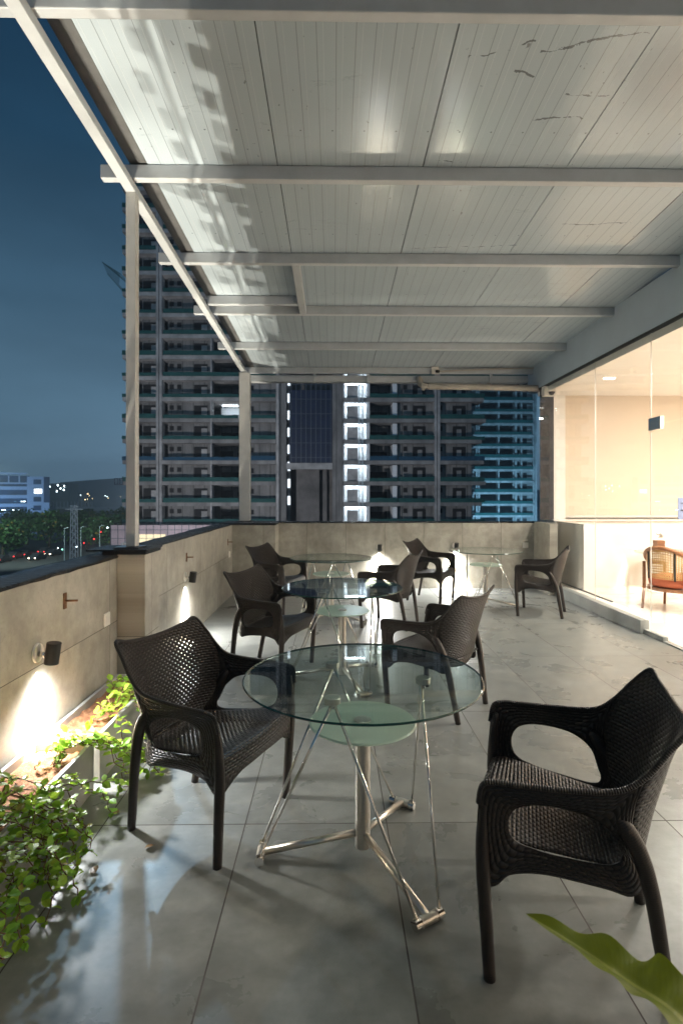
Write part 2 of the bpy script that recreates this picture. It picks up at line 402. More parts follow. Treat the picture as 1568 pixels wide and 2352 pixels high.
# ------------------------------------------------------------------ terrace floor and ground
o = MB().box(-1.56, 3.36, -5, 8.86, -.2, 0).build('terrace_floor', M['floor']); tag(o, 'grey stone tiled terrace floor with dark joints', 'floor', kind='structure')
o = MB().box(-900, 900, -60, 1104, -12.5, -12).build('ground', M['asphalt']); tag(o, 'dark street level ground far below the terrace', 'ground', kind='structure')

# ------------------------------------------------------------------ parapets
XW = -1.53; YW = 8.83; XR = 3.24; ZT = 1.055
w = empty('parapet_wall', (0, 0, 0), label='long tiled parapet on the left of the terrace, running away from the camera under a wet dark coping', cat='wall')
MB().box(XW - .2, XW, -2, YW + .2, -.4, ZT).build('wall_face', M['wall_side'], w)
c = MB()
P = []
ys = [-2 + i * .14 for i in range(74)]
ys = [y for y in ys if y < 8.2]
for y in ys:
    d = lambda: R.uniform(-.004, .004)
    P.append([(XW - .26, y, ZT - .05), (XW - .245, y, ZT + .016 + d()), (XW - .12, y, ZT + .034 + d()), (XW - .01, y, ZT + .026 + d()), (XW + .012, y, ZT + .020 + d()), (XW + .011 + d(), y, ZT + .003 + d()), (XW + .001, y, ZT + .002)])
c.grid(P, flip=True); c.build('coping', M['wet_membrane'], w, smooth=True)
MB().box(XW, -1.334, 3.90, 4.21, -.05, ZT + .026).build('pillar', M['pier_tile'], w, bevel=.002)
MB().box(XW - .21, -1.312, 3.87, 4.24, ZT + .05, ZT + .064).box(XW - .1, -1.322, 3.885, 4.225, ZT + .0262, ZT + .05).build('pillar_cap', M['wet_membrane'], w, bevel=.006)

w2 = empty('parapet_wall', (0, 0, 0), label='tiled parapet across the far end of the terrace below the tower view', cat='wall')
MB().box(-.883, XR + .12, YW, YW + .2, -.4, ZT).build('wall_face', M['wall_back'], w2)
MB().box(XW + .002, -.883, 8.30, YW + .2, -.4, ZT - .003).build('corner_block', M['wall_back'], w2)
MB().box(XW - .2, -.868, 8.285, YW + .21, ZT - .002, ZT + .03).box(-.868, XR + .12, YW - .012, YW + .24, ZT, ZT + .022).build('coping', M['wet_membrane'], w2, bevel=.008)
MB().box(XR, XR + .12, 8.18, YW - .002, -.1, ZT + .02).build('end_return', M['pier_tile'], w2)

# ------------------------------------------------------------------ canopy roof
def zb(y): return 3.914 - .0397 * y           # underside of the cross beams
can = empty('terrace_canopy', (0, 0, 0), label='white steel canopy with ribbed sheet roof and cross beams over the terrace', cat='canopy')
XE = -1.467
MB().box(XE - .035, XE + .035, 3.985, 4.065, ZT + .075, zb(4) - .055).build('post', M['paint_post'], can, bevel=.006)
MB().box(XE - .1, XE + .075, 3.93, 4.12, ZT + .064, ZT + .075).build('base_plate', M['black_metal'], can)
MB().box(XE - .055, XE + .118, 8.86, 8.97, ZT + .03, zb(8.9) - .075).build('post', M['paint_post'], can, bevel=.006)
MB().box(XE - .09, XE + .15, 8.80, 9.0, ZT + .03, ZT + .04).build('base_plate', M['black_metal'], can)
for y0, y1 in ((-.4, 9.3),):
    MB().bar((XE, y0, zb(y0) - .029), (XE, y1, zb(y1) - .029), .072, .058).build('eave_beam', M['paint_beam'], can, bevel=.005)
YB = [1.34, 2.645, 3.95, 5.245, 6.55, 7.90, 9.22]
for i, y in enumerate(YB):
    z = zb(y)
    MB().box(XE - .19 if i != 6 else XE - .02, 3.36, y - .03, y + .032, z + .001, z + .10).build('cross_beam', M['paint_beam'], can, bevel=.006)
MB().box(XE + .04, -.41, 6.22, 6.28, zb(6.25), zb(6.25) + .096).build('trimmer_beam', M['paint_beam'], can, bevel=.005)
MB().bar((-.365, 5.28, zb(5.28) + .047), (-.365, 6.52, zb(6.52) + .047), .075, .094).build('trimmer_beam', M['paint_beam'], can, bevel=.005)
xs = [-1.325, -.40, .64, 1.67, 2.70, 3.40]
for a, b in zip(xs, xs[1:]):
    m = MB(); y0, y1 = -1.2, 9.32
    k = [(a + .003, y0, zb(y0) + .102), (b - .003, y0, zb(y0) + .102), (b - .003, y1, zb(y1) + .102), (a + .003, y1, zb(y1) + .102)]
    m.v = k + [(x, y, z + .05) for x, y, z in k]
    for q in ((3, 2, 1, 0), (4, 5, 6, 7), (0, 1, 5, 4), (1, 2, 6, 5), (2, 3, 7, 6), (3, 0, 4, 7)): m.face(q)
    m.build('roof_sheet', M['roof_sheet'], can)
m = MB()
for x, y in ((-1.39, 0),): m.bar((x, -1.2, zb(-1.2) + .125), (x, 9.3, zb(9.3) + .125), .125, .03)
m.build('edge_flashing', M['flashing'], can)
m = MB().bar((1, -1.2, zb(-1.2) + .165), (1, 9.3, zb(9.3) + .165), 4.9, .012); m.build('roof_top', M['flashing'], can)
MB().box(XE + .02, 3.3, 9.26, 9.40, 3.42, 3.53).build('gutter', M['paint_beam'], can, bevel=.008)
for u in (722, 846, 1128):
    p = at_y(u, 866, 9.23); MB().box(p.x - .022, p.x + .022, 9.22, 9.26, 3.40, 3.55).build('gutter_bracket', M['paint_beam'], can)

g = MB(); a = at_y(964, 868, 9.15); bpt = at_y(1244, 892, 9.0)
g.tube(cat_rom([(a.x, 9.3, 3.48), (a.x, 9.2, 3.45), (a.x + .02, 9.16, 3.36), (a.x + .12, 9.14, 3.325), (a.x + .3, 9.13, 3.32), (bpt.x, 9.0, 3.27)], 5), .052, 16)
o = g.build('drain_pipe', M['pvc'], smooth=True); tag(o, 'beige plastic drain pipe under the far edge of the canopy', 'pipe')
for u in (972, 1122):
    p = at_y(u, 880, 9.12); x = MB().cyl((p.x - .025, 9.14, 3.32), (p.x + .025, 9.135, 3.318), .062); c_ = x.build('pipe_collar', M['pvc'], o, smooth=False)
p = at_y(1000, 849, 9.1)
jb = empty('junction_box', (p.x, 9.18, p.z), label='small white junction box with a conduit on the last canopy beam', cat='electrical box')
MB().box(-.06, .06, -.05, 0, -.06, .06).build('box_body', M['switch_white'], jb, bevel=.006)
MB().cyl((.02, -.05, -.02), (.05, -.09, -.03), .025).build('cable_gland', M['black_metal'], jb)
MB().tube([(.06, -.02, -.01), (1.0, -.02, .03), (1.66, -.02, .045)], .011, 8).build('conduit', M['pvc'], jb)

# ------------------------------------------------------------------ room behind glass
XG = 3.37
room = empty('glass_front_room', (XG, 0, 0), label='brightly lit room behind the frameless glass front on the right', cat='building')
def rb(name, mat, *a, bevel=0, parent=None):
    m = MB()
    for b in a: m.box(b[0] - XG, b[1] - XG, *b[2:])
    return m.build(name, M[mat], parent or room, bevel=bevel)
rb('fascia', 'fascia_paint', (XG - .01, XG + .16, 5.25, 9.45, 3.265, 3.76), (XG - .05, XG + .16, -3, 5.25, 3.265, 3.85))
rb('top_channel', 'black_metal', (XG - .004, XG + .03, -3, 8.97, 3.235, 3.265))
rb('ceiling', 'ceiling_paint', (XG + .031, 9.6, -4, 9.1, 3.15, 3.26))
rb('rear_wall', 'plaster_white', (XG + .39, 9.6, 8.93, 9.2, -.1, 1.09), (XG + .24, XG + .43, 8.95, 9.2, 1.09, 3.15), (XG + .43, 9.6, 9.06, 9.2, 1.09, 3.15))
rb('side_wall', 'plaster', (9.5, 9.7, -4, 9.2, -.1, 3.3), (XG + .03, 9.6, -4.1, -4, -.1, 3.3))
rb('low_box', 'plaster', (XG + .22, XG + .39, 7.83, 9.2, .0, 1.085))
rb('window_sill', 'plaster_white', (XG + .20, 9.55, 8.86, 9.058, 1.086, 1.106), bevel=.004)
rb('window_blind', 'blind_fabric', (XG + .45, 9.4, 9.0, 9.008, 1.17, 3.149))
rb('blind_rail', 'switch_white', (XG + .45, 9.4, 8.985, 9.02, 1.135, 1.17), bevel=.006)
rb('kerb', 'kerb_tile', (XG - .05, XG + .05, 5.90, 8.18, -.02, .146), (XR + .12, XG + .05, 8.18, YW, -.02, .146), bevel=.003)
rb('plinth', 'plaster', (XG + .05, XG + .22, 5.9, 8.93, -.02, .125))
rb('glass_track', 'black_metal', (XG + .2, XG + .22, 7.0, 8.7, .125, .14))
rb('threshold', 'kerb_tile', (XG - .01, XG + .04, 5.55, 5.90, -.02, .05), (XG - .01, XG + .04, -3, 5.54, -.02, .012))
for y0, y1, z0 in ((7.043, 8.308, .147), (5.803, 7.037, .147), (3.3, 5.797, 2.25), (.5, 3.297, .02), (-3, .497, .02)):
    rb('glass_pane', 'window_glass', (XG + .005, XG + .017, y0, y1, z0, 3.235))
rb('glass_pane', 'window_glass', (XG + .005, XG + .017, 8.313, 8.95, .147, 3.235))
rb('glass_door', 'window_glass', (XG + .003, XG + .015, 4.6, 5.79, .02, 2.24))
rb('side_glass', 'grey_reflection_glass', (XG + .018, XG + .24, 8.955, 8.967, 1.09, 3.235))
rb('patch_fitting', 'steel', (XG - .012, XG + .028, 5.60, 5.81, 2.19, 2.32))
rb('door_edge', 'switch_white', (XG + .004, XG + .014, 5.793, 5.798, .15, 3.23), (XG + .004, XG + .014, 7.038, 7.042, .15, 3.23), (XG + .004, XG + .014, 8.3085, 8.3125, .15, 3.23))
m = MB().box(.43, .57, 7.63, 7.68, 3.14, 3.149); m.build('ceiling_lamp', M['strip_led'], room)
o = MB().box(XG + .04, 9.6, -4, 9.0, -.15, .015).build('interior_floor', M['interior_marble']); tag(o, 'pale polished floor inside the lit room', 'floor', kind='structure')
cm = empty('security_camera', (XG + .06, 8.7, 3.19), label='small white dome camera at the corner above the glass', cat='camera')
MB().box(-.1, .1, -.05, .05, -.11, .05).build('housing', M['switch_white'], cm, bevel=.01)
MB().lathe([(.0, -.05), (.03, -.042), (.045, -.02), (.05, 0)], (.02, -.06, -.05), 20).build('lens_dome', M['black_rubber'], cm, smooth=True)
ns = empty('notice_sign', (4.62, 7.2, 1.2), label='blue grey notice sheet at the right edge above the cane chair', cat='sign')
q = at_y(1557, 1143, 7.2); 
MB().box(q.x - 4.62, q.x - 4.62 + .35, 0, .01, .27 - .0, -.02).build('sheet', simple('notice_blue', (.22, .26, .40), .5), ns)
m = MB()
for i, zz in enumerate((.19, .10, .095)): m.box(q.x - 4.62 + .03, q.x - 4.62 + .07 + .02 * i, -.003, 0, zz, zz + .012)
m.build('print', M['black_metal'], ns)

# cane chair inside
cc = empty('cane_armchair', (4.42, 7.05, .015), rz=math.radians(-62), label='wooden armchair with cane back and orange cushion inside the glass room', cat='chair')
arc = []
for i in range(25):
    a = PI + PI * i / 24
    arc.append((.34 * math.cos(a), .02 + .36 * math.sin(a) * -1 * -1, .60 + .22 * math.sin(PI * i / 24) ** 1.3))
arc = [(x, y, z) for x, y, z in arc]
MB().tube(cat_rom([(.33, .34, .56)] + arc[::-1] + [(-.33, .34, .56)], 2), .026, 10).build('top_rail', M['wood'], cc, smooth=True)
PG, UV = [], []
for j in range(7):
    row, ur = [], []
    for i in range(25):
        a = PI + PI * i / 24; t = j / 6; k = .95 + .05 * t
        top = arc[i][2] - .02
        row.append((.33 * k * math.cos(a), .02 + .35 * k * math.sin(a), .42 + (top - .42) * t)); ur.append((i / 24 * 1.06, t * .35))
    PG.append(row); UV.append(ur)
g = MB(); g.grid(PG, UV); g.build('cane_back', M['cane'], cc, smooth=True)
MB().lathe([(0, .30), (.26, .30), (.31, .33), (.32, .38), (.30, .43), (.24, .45), (0, .455)], (0, .03, 0), 28).build('cushion', M['cushion'], cc, smooth=True)
MB().lathe([(0, .26), (.33, .26), (.33, .30), (0, .30)], (0, .03, 0), 28).build('seat_frame', M['wood'], cc)
for x, y in ((-.29, .28), (.29, .28), (-.26, -.24), (.26, -.24)):
    MB().tube([(x * 1.06, y * 1.06, 0), (x, y, .28), (x, y, .58 if y > 0 else .62)], [.016, .022, .02], 8).build('leg', M['wood'], cc, smooth=True)
for i in (8, 16):
    a = PI + PI * i / 24
    MB().tube([(.335 * math.cos(a), .02 + .355 * math.sin(a), .41), (.34 * math.cos(a), .02 + .36 * math.sin(a), arc[i][2])], .012, 8).build('back_slat', M['black_metal'], cc)
tb = empty('side_table', (5.05, 8.35, .015), label='small white round table by the rear wall of the glass room', cat='table')
MB().lathe([(0, .60), (.38, .60), (.39, .61), (.38, .625), (0, .625)], n=32).build('table_top', M['plaster_white'], tb)
MB().cyl((0, 0, .02), (0, 0, .60), .03).lathe([(.2, 0), (.2, .02), (0, .02)], n=24).build('table_leg', M['plaster_white'], tb)
bx = empty('wooden_box_planter', (4.93, 8.25, .6405), label='slatted wooden box holding small white flowers on the white table', cat='planter')
m = MB()
for k in range(3): m.box(-.06, .06, -.06, .06, .002 + .062 * k, .052 + .062 * k)
m.box(-.055, .055, -.055, .055, 0, .18); m.build('box_body', M['wood'], bx)
m = MB()
for k in range(9): m.lathe([(0, -.02), (.02, -.012), (.026, 0), (.018, .014), (0, .02)], (R.uniform(-.06, .06), R.uniform(-.05, .05), .21 + R.uniform(0, .08)), 8)
m.build('flowers', M['plaster_white'], bx, smooth=True)
o = MB().lathe([(0, .0), (.05, .0), (.07, .01), (.14, .05), (.15, .06), (.13, .055), (0, .012)], (5.2, 8.22, .6405), 28).build('bowl', M['plaster_white'], smooth=True); tag(o, 'white bowl on the white table behind the cane armchair', 'bowl')

# ------------------------------------------------------------------ wicker chairs
def make_chair():
    ch = empty('wicker_chair', (0, 0, 0))
    nu, nv = 25, 15
    E = cat_rom([(.200, -.185, .405), (.238, -.160, .46), (.272, -.148, .54), (.298, -.155, .63), (.302, -.19, .715), (.290, -.245, .785), (.272, -.300, .845)], 3)
    C = cat_rom([(0, -.215, .395), (0, -.232, .46), (0, -.250, .54), (0, -.272, .62), (0, -.292, .70), (0, -.308, .765), (0, -.322, .812)], 3)
    nv = len(E); P, UV, HO = [], [], []
    for j in range(nv):
        row, ur, hr = [], [], []
        for i in range(nu):
            u = -1 + 2 * i / (nu - 1); a = abs(u); e, c = E[j], C[j]
            x = e.x * (1.12 * u - .12 * u ** 3); y = c.y + (e.y - c.y) * a ** 2.3; z = c.z + (e.z - c.z) * a ** 1.8
            row.append((x, y, z)); ur.append((u * .29 * 1.05, z)); t = j / (nv - 1)
            hr.append(max(0, min(1, 1.7 - 2.1 * a)) * max(0, min(1, min(t * 6, (1 - t) * 5))))
        P.append(row); UV.append(ur); HO.append(hr)
    g = MB(); g.grid(P, UV, HO); g.build('backrest', M['wicker'], ch, smooth=True, solid=.007)
    # seat with rolled front edge and rear apron
    P, UV, HO = [], [], []
    prof = [(-.213, .395, .195), (-.205, .392, .205), (-.15, .392, .222), (-.08, .397, .236), (0, .407, .25), (.08, .419, .262), (.16, .431, .272), (.215, .438, .278), (.245, .437, .281), (.264, .427, .284), (.272, .408, .286), (.274, .38, .286), (.274, .345, .285)]
    L = 0
    for j, (y, z, hw) in enumerate(prof):
        row, ur, hr = [], [], []
        if j: L += math.hypot(y - prof[j - 1][0], z - prof[j - 1][1])
        for i in range(nu):
            u = -1 + 2 * i / (nu - 1); a = abs(u)
            dish = -.016 * (1 - a ** 2) if 1 <= j <= 7 else 0
            yy = y + (.022 * (1 - a * a) if j > 7 else (.012 * (1 - a * a) if j == 7 else 0)); zz = z + dish
            if j == 12: zz = .345 - .05 * max(0, (a - .55) / .45) ** 1.6 + .012 * (1 - a)
            row.append((hw * u, yy, zz)); ur.append((u * hw, L))
            hr.append((max(0, min(1, 2.6 - 2.8 * a)) * (1 if 2 <= j <= 6 else .15 if j < 8 else 0)) * .8)
        P.append(row); UV.append(ur); HO.append(hr)
    g = MB(); g.grid(P, UV, HO, flip=True)
    P, UV = [], []
    for j in range(4):
        t = j / 3; P.append([( .2 * u / 8, -.214 + .028 * (abs(u) / 8) ** 2.3 + .018 * t, .397 + .01 * (abs(u) / 8) ** 2 - (.075 - .02 * (abs(u) / 8)) * t) for u in range(-8, 9)]); UV.append([(.2 * u / 8, -t * .07) for u in range(-8, 9)])
    g.grid(P, UV, [[0] * 17] * 4); g.build('seat', M['wicker'], ch, smooth=True, solid=.006)
    OUT = [(.200, -.185, .405), (.240, -.160, .46), (.274, -.148, .54), (.299, -.155, .63), (.302, -.178, .70), (.309, -.135, .668), (.320, -.07, .652), (.331, .05, .644), (.335, .16, .641), (.335, .235, .638), (.331, .268, .622), (.316, .279, .56), (.302, .284, .47), (.292, .280, .38), (.288, .273, .30), (.282, .232, .295), (.277, .19, .335), (.270, .10, .352), (.260, .0, .345), (.245, -.09, .330), (.225, -.155, .310), (.205, -.19, .34)]
    INN = [(.238, -.130, .435), (.252, -.122, .46), (.274, -.108, .505), (.284, -.090, .527), (.289, -.066, .547), (.293, -.036, .562), (.296, .005, .573), (.300, .065, .579), (.302, .120, .576), (.302, .160, .563), (.300, .182, .543), (.299, .193, .516), (.296, .194, .488), (.291, .186, .462), (.286, .170, .445), (.282, .148, .434), (.278, .12, .427), (.272, .08, .417), (.264, .02, .410), (.254, -.05, .403), (.245, -.095, .402), (.238, -.122, .412)]
    for sx in (-1, 1):
        oo = cat_rom(OUT, 4, True); ii = cat_rom(INN, 4, True); rows, uvs = [], []
        lo = [0]
        for q in range(len(oo)): lo.append(lo[-1] + ((oo[q] + ii[q]) / 2 - (oo[(q + 1) % len(oo)] + ii[(q + 1) % len(oo)]) / 2).length)
        for j in range(7):
            t = j / 6; bulge = .006 * math.sin(PI * t)
            rows.append([(sx * (ii[q].x * (1 - t) + oo[q].x * t + bulge), ii[q].y * (1 - t) + oo[q].y * t, ii[q].z * (1 - t) + oo[q].z * t) for q in range(len(oo))])
            uvs.append([(l, t * .09) for l in lo])
        g = MB(); g.grid(rows, uvs, [[0] * len(oo)] * 7, flip=(sx < 0), closed=True)
        g.build('armrest', M['wicker'], ch, smooth=True, solid=.009)
        MB().tube(cat_rom([(sx * .285, -.10, .585), (sx * .283, -.135, .535), (sx * .272, -.172, .46), (sx * .256, -.205, .34), (sx * .238, -.235, .16), (sx * .222, -.26, 0)], 4), [.007, .014, .019, .022, .024, .024, .0245, .0245, .024, .024, .0235, .023, .0225, .022, .0215, .021, .0205, .020, .0195, .019, .018], 12).build('leg', M['wicker_leg'], ch, smooth=True)
        MB().tube(cat_rom([(sx * .312, .255, .60), (sx * .304, .268, .50), (sx * .294, .268, .36), (sx * .288, .258, .18), (sx * .282, .248, 0)], 4), [.010, .012, .014, .015, .016, .018, .02, .0215, .022, .022, .0215, .021, .021, .02, .02, .0195, .019], 12).build('leg', M['wicker_leg'], ch, smooth=True)
    side = [(.317, .279, .56), (.332, .268, .621), (.336, .235, .639), (.336, .16, .642), (.332, .05, .645), (.321, -.07, .653), (.310, -.135, .670), (.303, -.190, .716), (.291, -.245, .786), (.272, -.302, .847)]
    top = [(-.272 * 1 + .272 * k / 4, -.302 - .022 * (1 - (1 - k / 4) ** 2.3), .812 + .035 * (1 - k / 4) ** 1.8) for k in range(1, 4)]
    full = side + [(-x, y, z) for x, y, z in top] + [(0, -.324, .813)] + top[::-1] + [(-x, y, z) for x, y, z in side[::-1]]
    MB().tube(cat_rom(full, 5), .0085, 8).build('rim', M['rim'], ch, smooth=True)
    return ch
proto = make_chair()
def fw(dx, dy): return math.atan2(dy, dx) - PI / 2
CH = [(-.58, 2.575, math.radians(-24) - PI / 2, 'large dark wicker armchair on the left beside the nearest glass table and the planters'),
      (.81, 1.88, fw(-.945, .327), 'nearest dark wicker armchair, at the lower right beside the fern leaf'),
      (.75, 3.92, fw(-.78, .62), 'dark wicker armchair turned from the camera, right behind the nearest glass table'),
      (-.54, 4.775, math.radians(-24) - PI / 2, 'dark wicker armchair left of the second glass table, its arm against the glass'),
      (-.74, 7.18, math.radians(-24) - PI / 2, 'dark wicker armchair near the far left corner block, partly behind another chair'),
      (.66, 6.36, fw(-.911, .414), 'dark wicker armchair facing left at the right rim of the second glass table'),
      (1.39, 7.90, math.radians(-30) - PI / 2, 'dark wicker armchair by the far parapet between two wall spotlights'),
      (2.64, 6.94, fw(-.894, .447), 'dark wicker armchair nearest the glass room, right of the farthest glass table')]
for i, (x, y, a, lab) in enumerate(CH):
    c = proto if i == 0 else copy_tree(proto)
    c.location = (x, y, 0); c.rotation_euler = (0, 0, a); tag(c, lab, 'chair', 'dark wicker armchairs around the glass tables')

# ------------------------------------------------------------------ glass tables
def make_table():
    t = empty('glass_table', (0, 0, 0))
    m = MB(); RT = .49
    m.lathe([(0, .744), (RT - .006, .744), (RT - .002, .7455)], n=96); m.m = 1
    m.lathe([(RT - .002, .7455), (RT + .001, .750), (RT - .002, .7545)], n=96); m.f.pop(); m.f.pop(); m.uv.pop(); m.uv.pop(); m.mi.pop(); m.mi.pop(); m.m = 0
    m.lathe([(RT - .002, .7545), (RT - .006, .756), (0, .756)], n=96)
    # drop the n-gon caps the open profiles created
    keep = [i for i, f in enumerate(m.f) if len(f) <= 4]
    m.f = [m.f[i] for i in keep]; m.uv = [m.uv[i] for i in keep]; m.mi = [m.mi[i] for i in keep]
    m.build('tabletop', [M['table_glass'], M['glass_edge']], t, smooth=False)
    MB().lathe([(0, .556), (.216, .556), (.222, .561), (.216, .566), (0, .566)], n=64).build('shelf', M['frosted_glass'], t, smooth=False)
    MB().lathe([(.036, .5665), (.036, .572), (0, .572)], n=28).build('shelf_boss', M['steel'], t)
    MB().lathe([(.031, .045), (.032, .047), (.032, .549), (.045, .551), (.045, .5555), (0, .5555)], n=32).build('column', M['steel'], t)
    for k, fa in enumerate((180, -60, 60)):
        a = math.radians(fa); d = Vector((math.cos(a), math.sin(a), 0)); n = Vector((-d.y, d.x, 0)); fc = d * .42 + Vector((0, 0, .02))
        MB().tube([d * .028 + Vector((0, 0, .10)), fc + Vector((0, 0, .003))], .0145, 14).build('base_arm', M['steel'], t, smooth=True)
        fo = MB().cyl(fc - n * .034, fc + n * .034, .0185, n=18).build('foot_sleeve', M['steel'], t, smooth=False)
        for s in (-1, 1):
            MB().cyl(fc + n * (s * .036), fc + n * (s * .062), .0195, n=18).build('end_cap', M['chrome'], fo)
            pa = math.radians(fa + 60 * s); pd = Vector((math.cos(pa), math.sin(pa), 0)) * .25 + Vector((0, 0, .715))
            MB().tube([fc + n * (s * .05) + Vector((0, 0, .016)), pd + n * (-s * .008)], .0062, 10).build('strut', M['chrome'], t, smooth=True)
        pa = math.radians(fa + 60); pd = Vector((math.cos(pa) * .25, math.sin(pa) * .25, 0))
        pp = MB().lathe([(.030, .7195), (.031, .721), (.031, .742), (.030, .7435), (0, .7435)], pd, 28).build('top_pad', M['steel'], t)
        MB().cyl(pd + Vector((0, 0, .700)), pd + Vector((0, 0, .7195)), .011, n=14).build('pad_joint', M['chrome'], pp)
    return t
tp = make_table()
for i, (x, y, a, lab) in enumerate([(.12, 2.275, 0, 'nearest and largest looking round glass table with chrome struts, in the middle of the photo'),
                       (.07, 4.47, -9, 'second round glass table, directly behind the nearest one, reflecting bluish white windows'),
                       (-.03, 6.58, 37, 'third round glass table, in front of the far left part of the end parapet'),
                       (2.06, 7.42, 44, 'round glass table at the far right near the glass room, beside a wall spotlight')]):
    t = tp if i == 0 else copy_tree(tp)
    t.location = (x, y, 0); t.rotation_euler = (0, 0, math.radians(a)); tag(t, lab, 'table', 'round two tier glass tables')

# ------------------------------------------------------------------ sconces, hooks, switches
def spot(name, loc, aim, power, angle, blend, col, size=.01):
    l = bpy.data.lights.new(name, 'SPOT'); l.energy = power; l.spot_size = math.radians(angle); l.spot_blend = blend; l.color = col; l.shadow_soft_size = size
    o = bpy.data.objects.new(name, l); COL.objects.link(o); o.location = loc
    o.rotation_euler = (Vector(aim) - Vector(loc)).to_track_quat('-Z', 'Y').to_euler(); return o
def make_sconce():
    s = empty('wall_spotlight', (0, 0, 0))          # local +x points away from the wall
    MB().tube([(0, 0, 0), (.010, 0, 0)], [.05, .048], 28).build('mount_plate', M['switch_white'], s)
    MB().tube([(.01, 0, -.005), (.05, 0, -.01)], .014, 12).build('swivel_joint', M['chrome'], s, smooth=True)
    m = MB(); ax = Vector((-.14, 0, -1)).normalized(); top = Vector((.088, 0, .052)); bot = top + ax * .108
    m.tube([top, top + ax * .002, bot], [.034, .036, .036], 28, caps=False)
    k = len(m.v) - 28; m.face([i for i in range(28)][::-1]); m.tube([bot, bot - ax * .03], [.036, .033], 28, caps=False)
    m.build('lamp_body', M['black_metal'], s, auto=True, smooth=True)
    MB().tube([bot - ax * .028, bot - ax * .026], .0325, 24).build('lamp_disc', M['lamp_white'], s)
    return s
sp = make_sconce()
SC = [(XW, 2.853, .687, 0, 'nearest black spotlight on the left parapet, shining down above the planters'),
      (XW, 5.676, .661, 0, 'black spotlight on the left parapet beyond the pillar and its post'),
      (.737, YW, .667, -90, 'black spotlight on the far parapet between the third glass table and a chair'),
      (1.964, YW, .690, -90, 'black spotlight on the far parapet behind the rightmost glass table')]
for i, (x, y, z, a, lab) in enumerate(SC):
    s = sp if i == 0 else copy_tree(sp)
    s.location = (x, y, z); s.rotation_euler = (0, 0, math.radians(a)); tag(s, lab, 'wall lamp', 'black wall spotlights along the parapets')
    dx, dy = math.cos(math.radians(a)), math.sin(math.radians(a)); L = Vector((x + dx * .071, y + dy * .071, z - .06))
    L2 = Vector((x + dx * .040, y + dy * .040, z - .056))
    spot('spot_beam', L2, (L2.x - dx * .09, L2.y - dy * .09, 0), 1900, 50, .3, (1, .93, .80), .012)
    spot('spot_spill', L, (L.x + dx * .35, L.y + dy * .35, 0), 95 if i < 2 else 130, 158, .9, (.95, .98, 1), .05)

hk = empty('wall_bracket', (0, 0, 0))
MB().box(0, .006, -.017, .017, -.045, .045).build('plate', M['rusty'], hk)
MB().tube([(.006, 0, 0), (.07, .012, .0)], .006, 8).build('pin', M['rusty'], hk, smooth=True)
for i, (y, z, lab) in enumerate(((3.142, .90, 'rusty wall bracket nearest the camera on the left parapet'), (5.727, .857, 'rusty wall bracket above the second spotlight on the left parapet'), (7.957, .826, 'rusty wall bracket at the far end of the left parapet'))):
    h = hk if i == 0 else copy_tree(hk); h.location = (XW, y, z); tag(h, lab, 'bracket', 'rusty brackets on the parapet')
sw = empty('wall_socket', (0, 0, 0))
MB().box(0, .012, -.045, .045, -.045, .045).build('plate', M['switch_white'], sw, bevel=.005)
MB().box(.0122, .016, -.022, .022, -.03, .03).build('switch', M['switch_white'], sw, bevel=.003)
for i, (x, y, z, a, lab) in enumerate(((XW, 3.709, .666, 0, 'white wall socket on the left parapet just before the pillar'), (XW, 8.056, .639, 0, 'white wall socket at the far corner of the left parapet'), (3.098, YW, .697, -90, 'white wall socket on the far parapet near the glass room'))):
    h = sw if i == 0 else copy_tree(sw); h.location = (x, y, z); h.rotation_euler = (0, 0, math.radians(a)); tag(h, lab, 'socket', 'white sockets on the parapets')

# ------------------------------------------------------------------ planters, creepers, fern
def planter(y0, y1, lab):
    x0, x1 = XW + .012, -1.215; yc = (y0 + y1) / 2
    p = empty('planter_box', ((x0 + x1) / 2, yc, 0)); w = (x1 - x0) / 2; l = (y1 - y0) / 2; t = .022
    MB().box(-w, w, -l, -l + t, 0, .25).box(-w, w, l - t, l, 0, .25).box(-w, -w + t, -l + t, l - t, 0, .25).box(w - t, w, -l + t, l - t, 0, .25).build('box_body', M['planter_tile'], p, bevel=.002)
    P = [[(-w + t + (2 * w - 2 * t) * i / 10, -l + t + (2 * l - 2 * t) * j / 24, .205 + R.uniform(-.008, .012)) for i in range(11)] for j in range(25)]
    m = MB(); m.grid(P, flip=True); m.build('soil', M['soil'], p, smooth=True)
    return tag(p, lab, 'planter', 'tiled planter boxes along the left parapet')
planter(1.80, 2.80, 'near planter box under the left spotlight, half covered by bushy creeper')
planter(2.872, 3.86, 'far planter box before the pillar, with bare red soil and trailing creeper')
def leaf(m, p, d, up, L, W):
    d = Vector(d).normalized(); s = d.cross(Vector(up))
    if s.length < 1e-4: s = Vector((1, 0, 0))
    s.normalize(); n = s.cross(d); k = len(m.v); p = Vector(p)
    for a, b, c in ((0, 0, 0), (.28, .42, .10), (.62, .44, .06), (1, 0, -.12), (.62, -.44, .06), (.28, -.42, .10), (.3, 0, 0), (.65, 0, -.03)):
        m.v.append(tuple(p + d * (a * L) + s * (b * W) + n * (c * W)))
    for f in ((0, 6, 1), (1, 6, 7, 2), (2, 7, 3), (0, 5, 6), (5, 4, 7, 6), (4, 3, 7)): m.face([k + i for i in f])
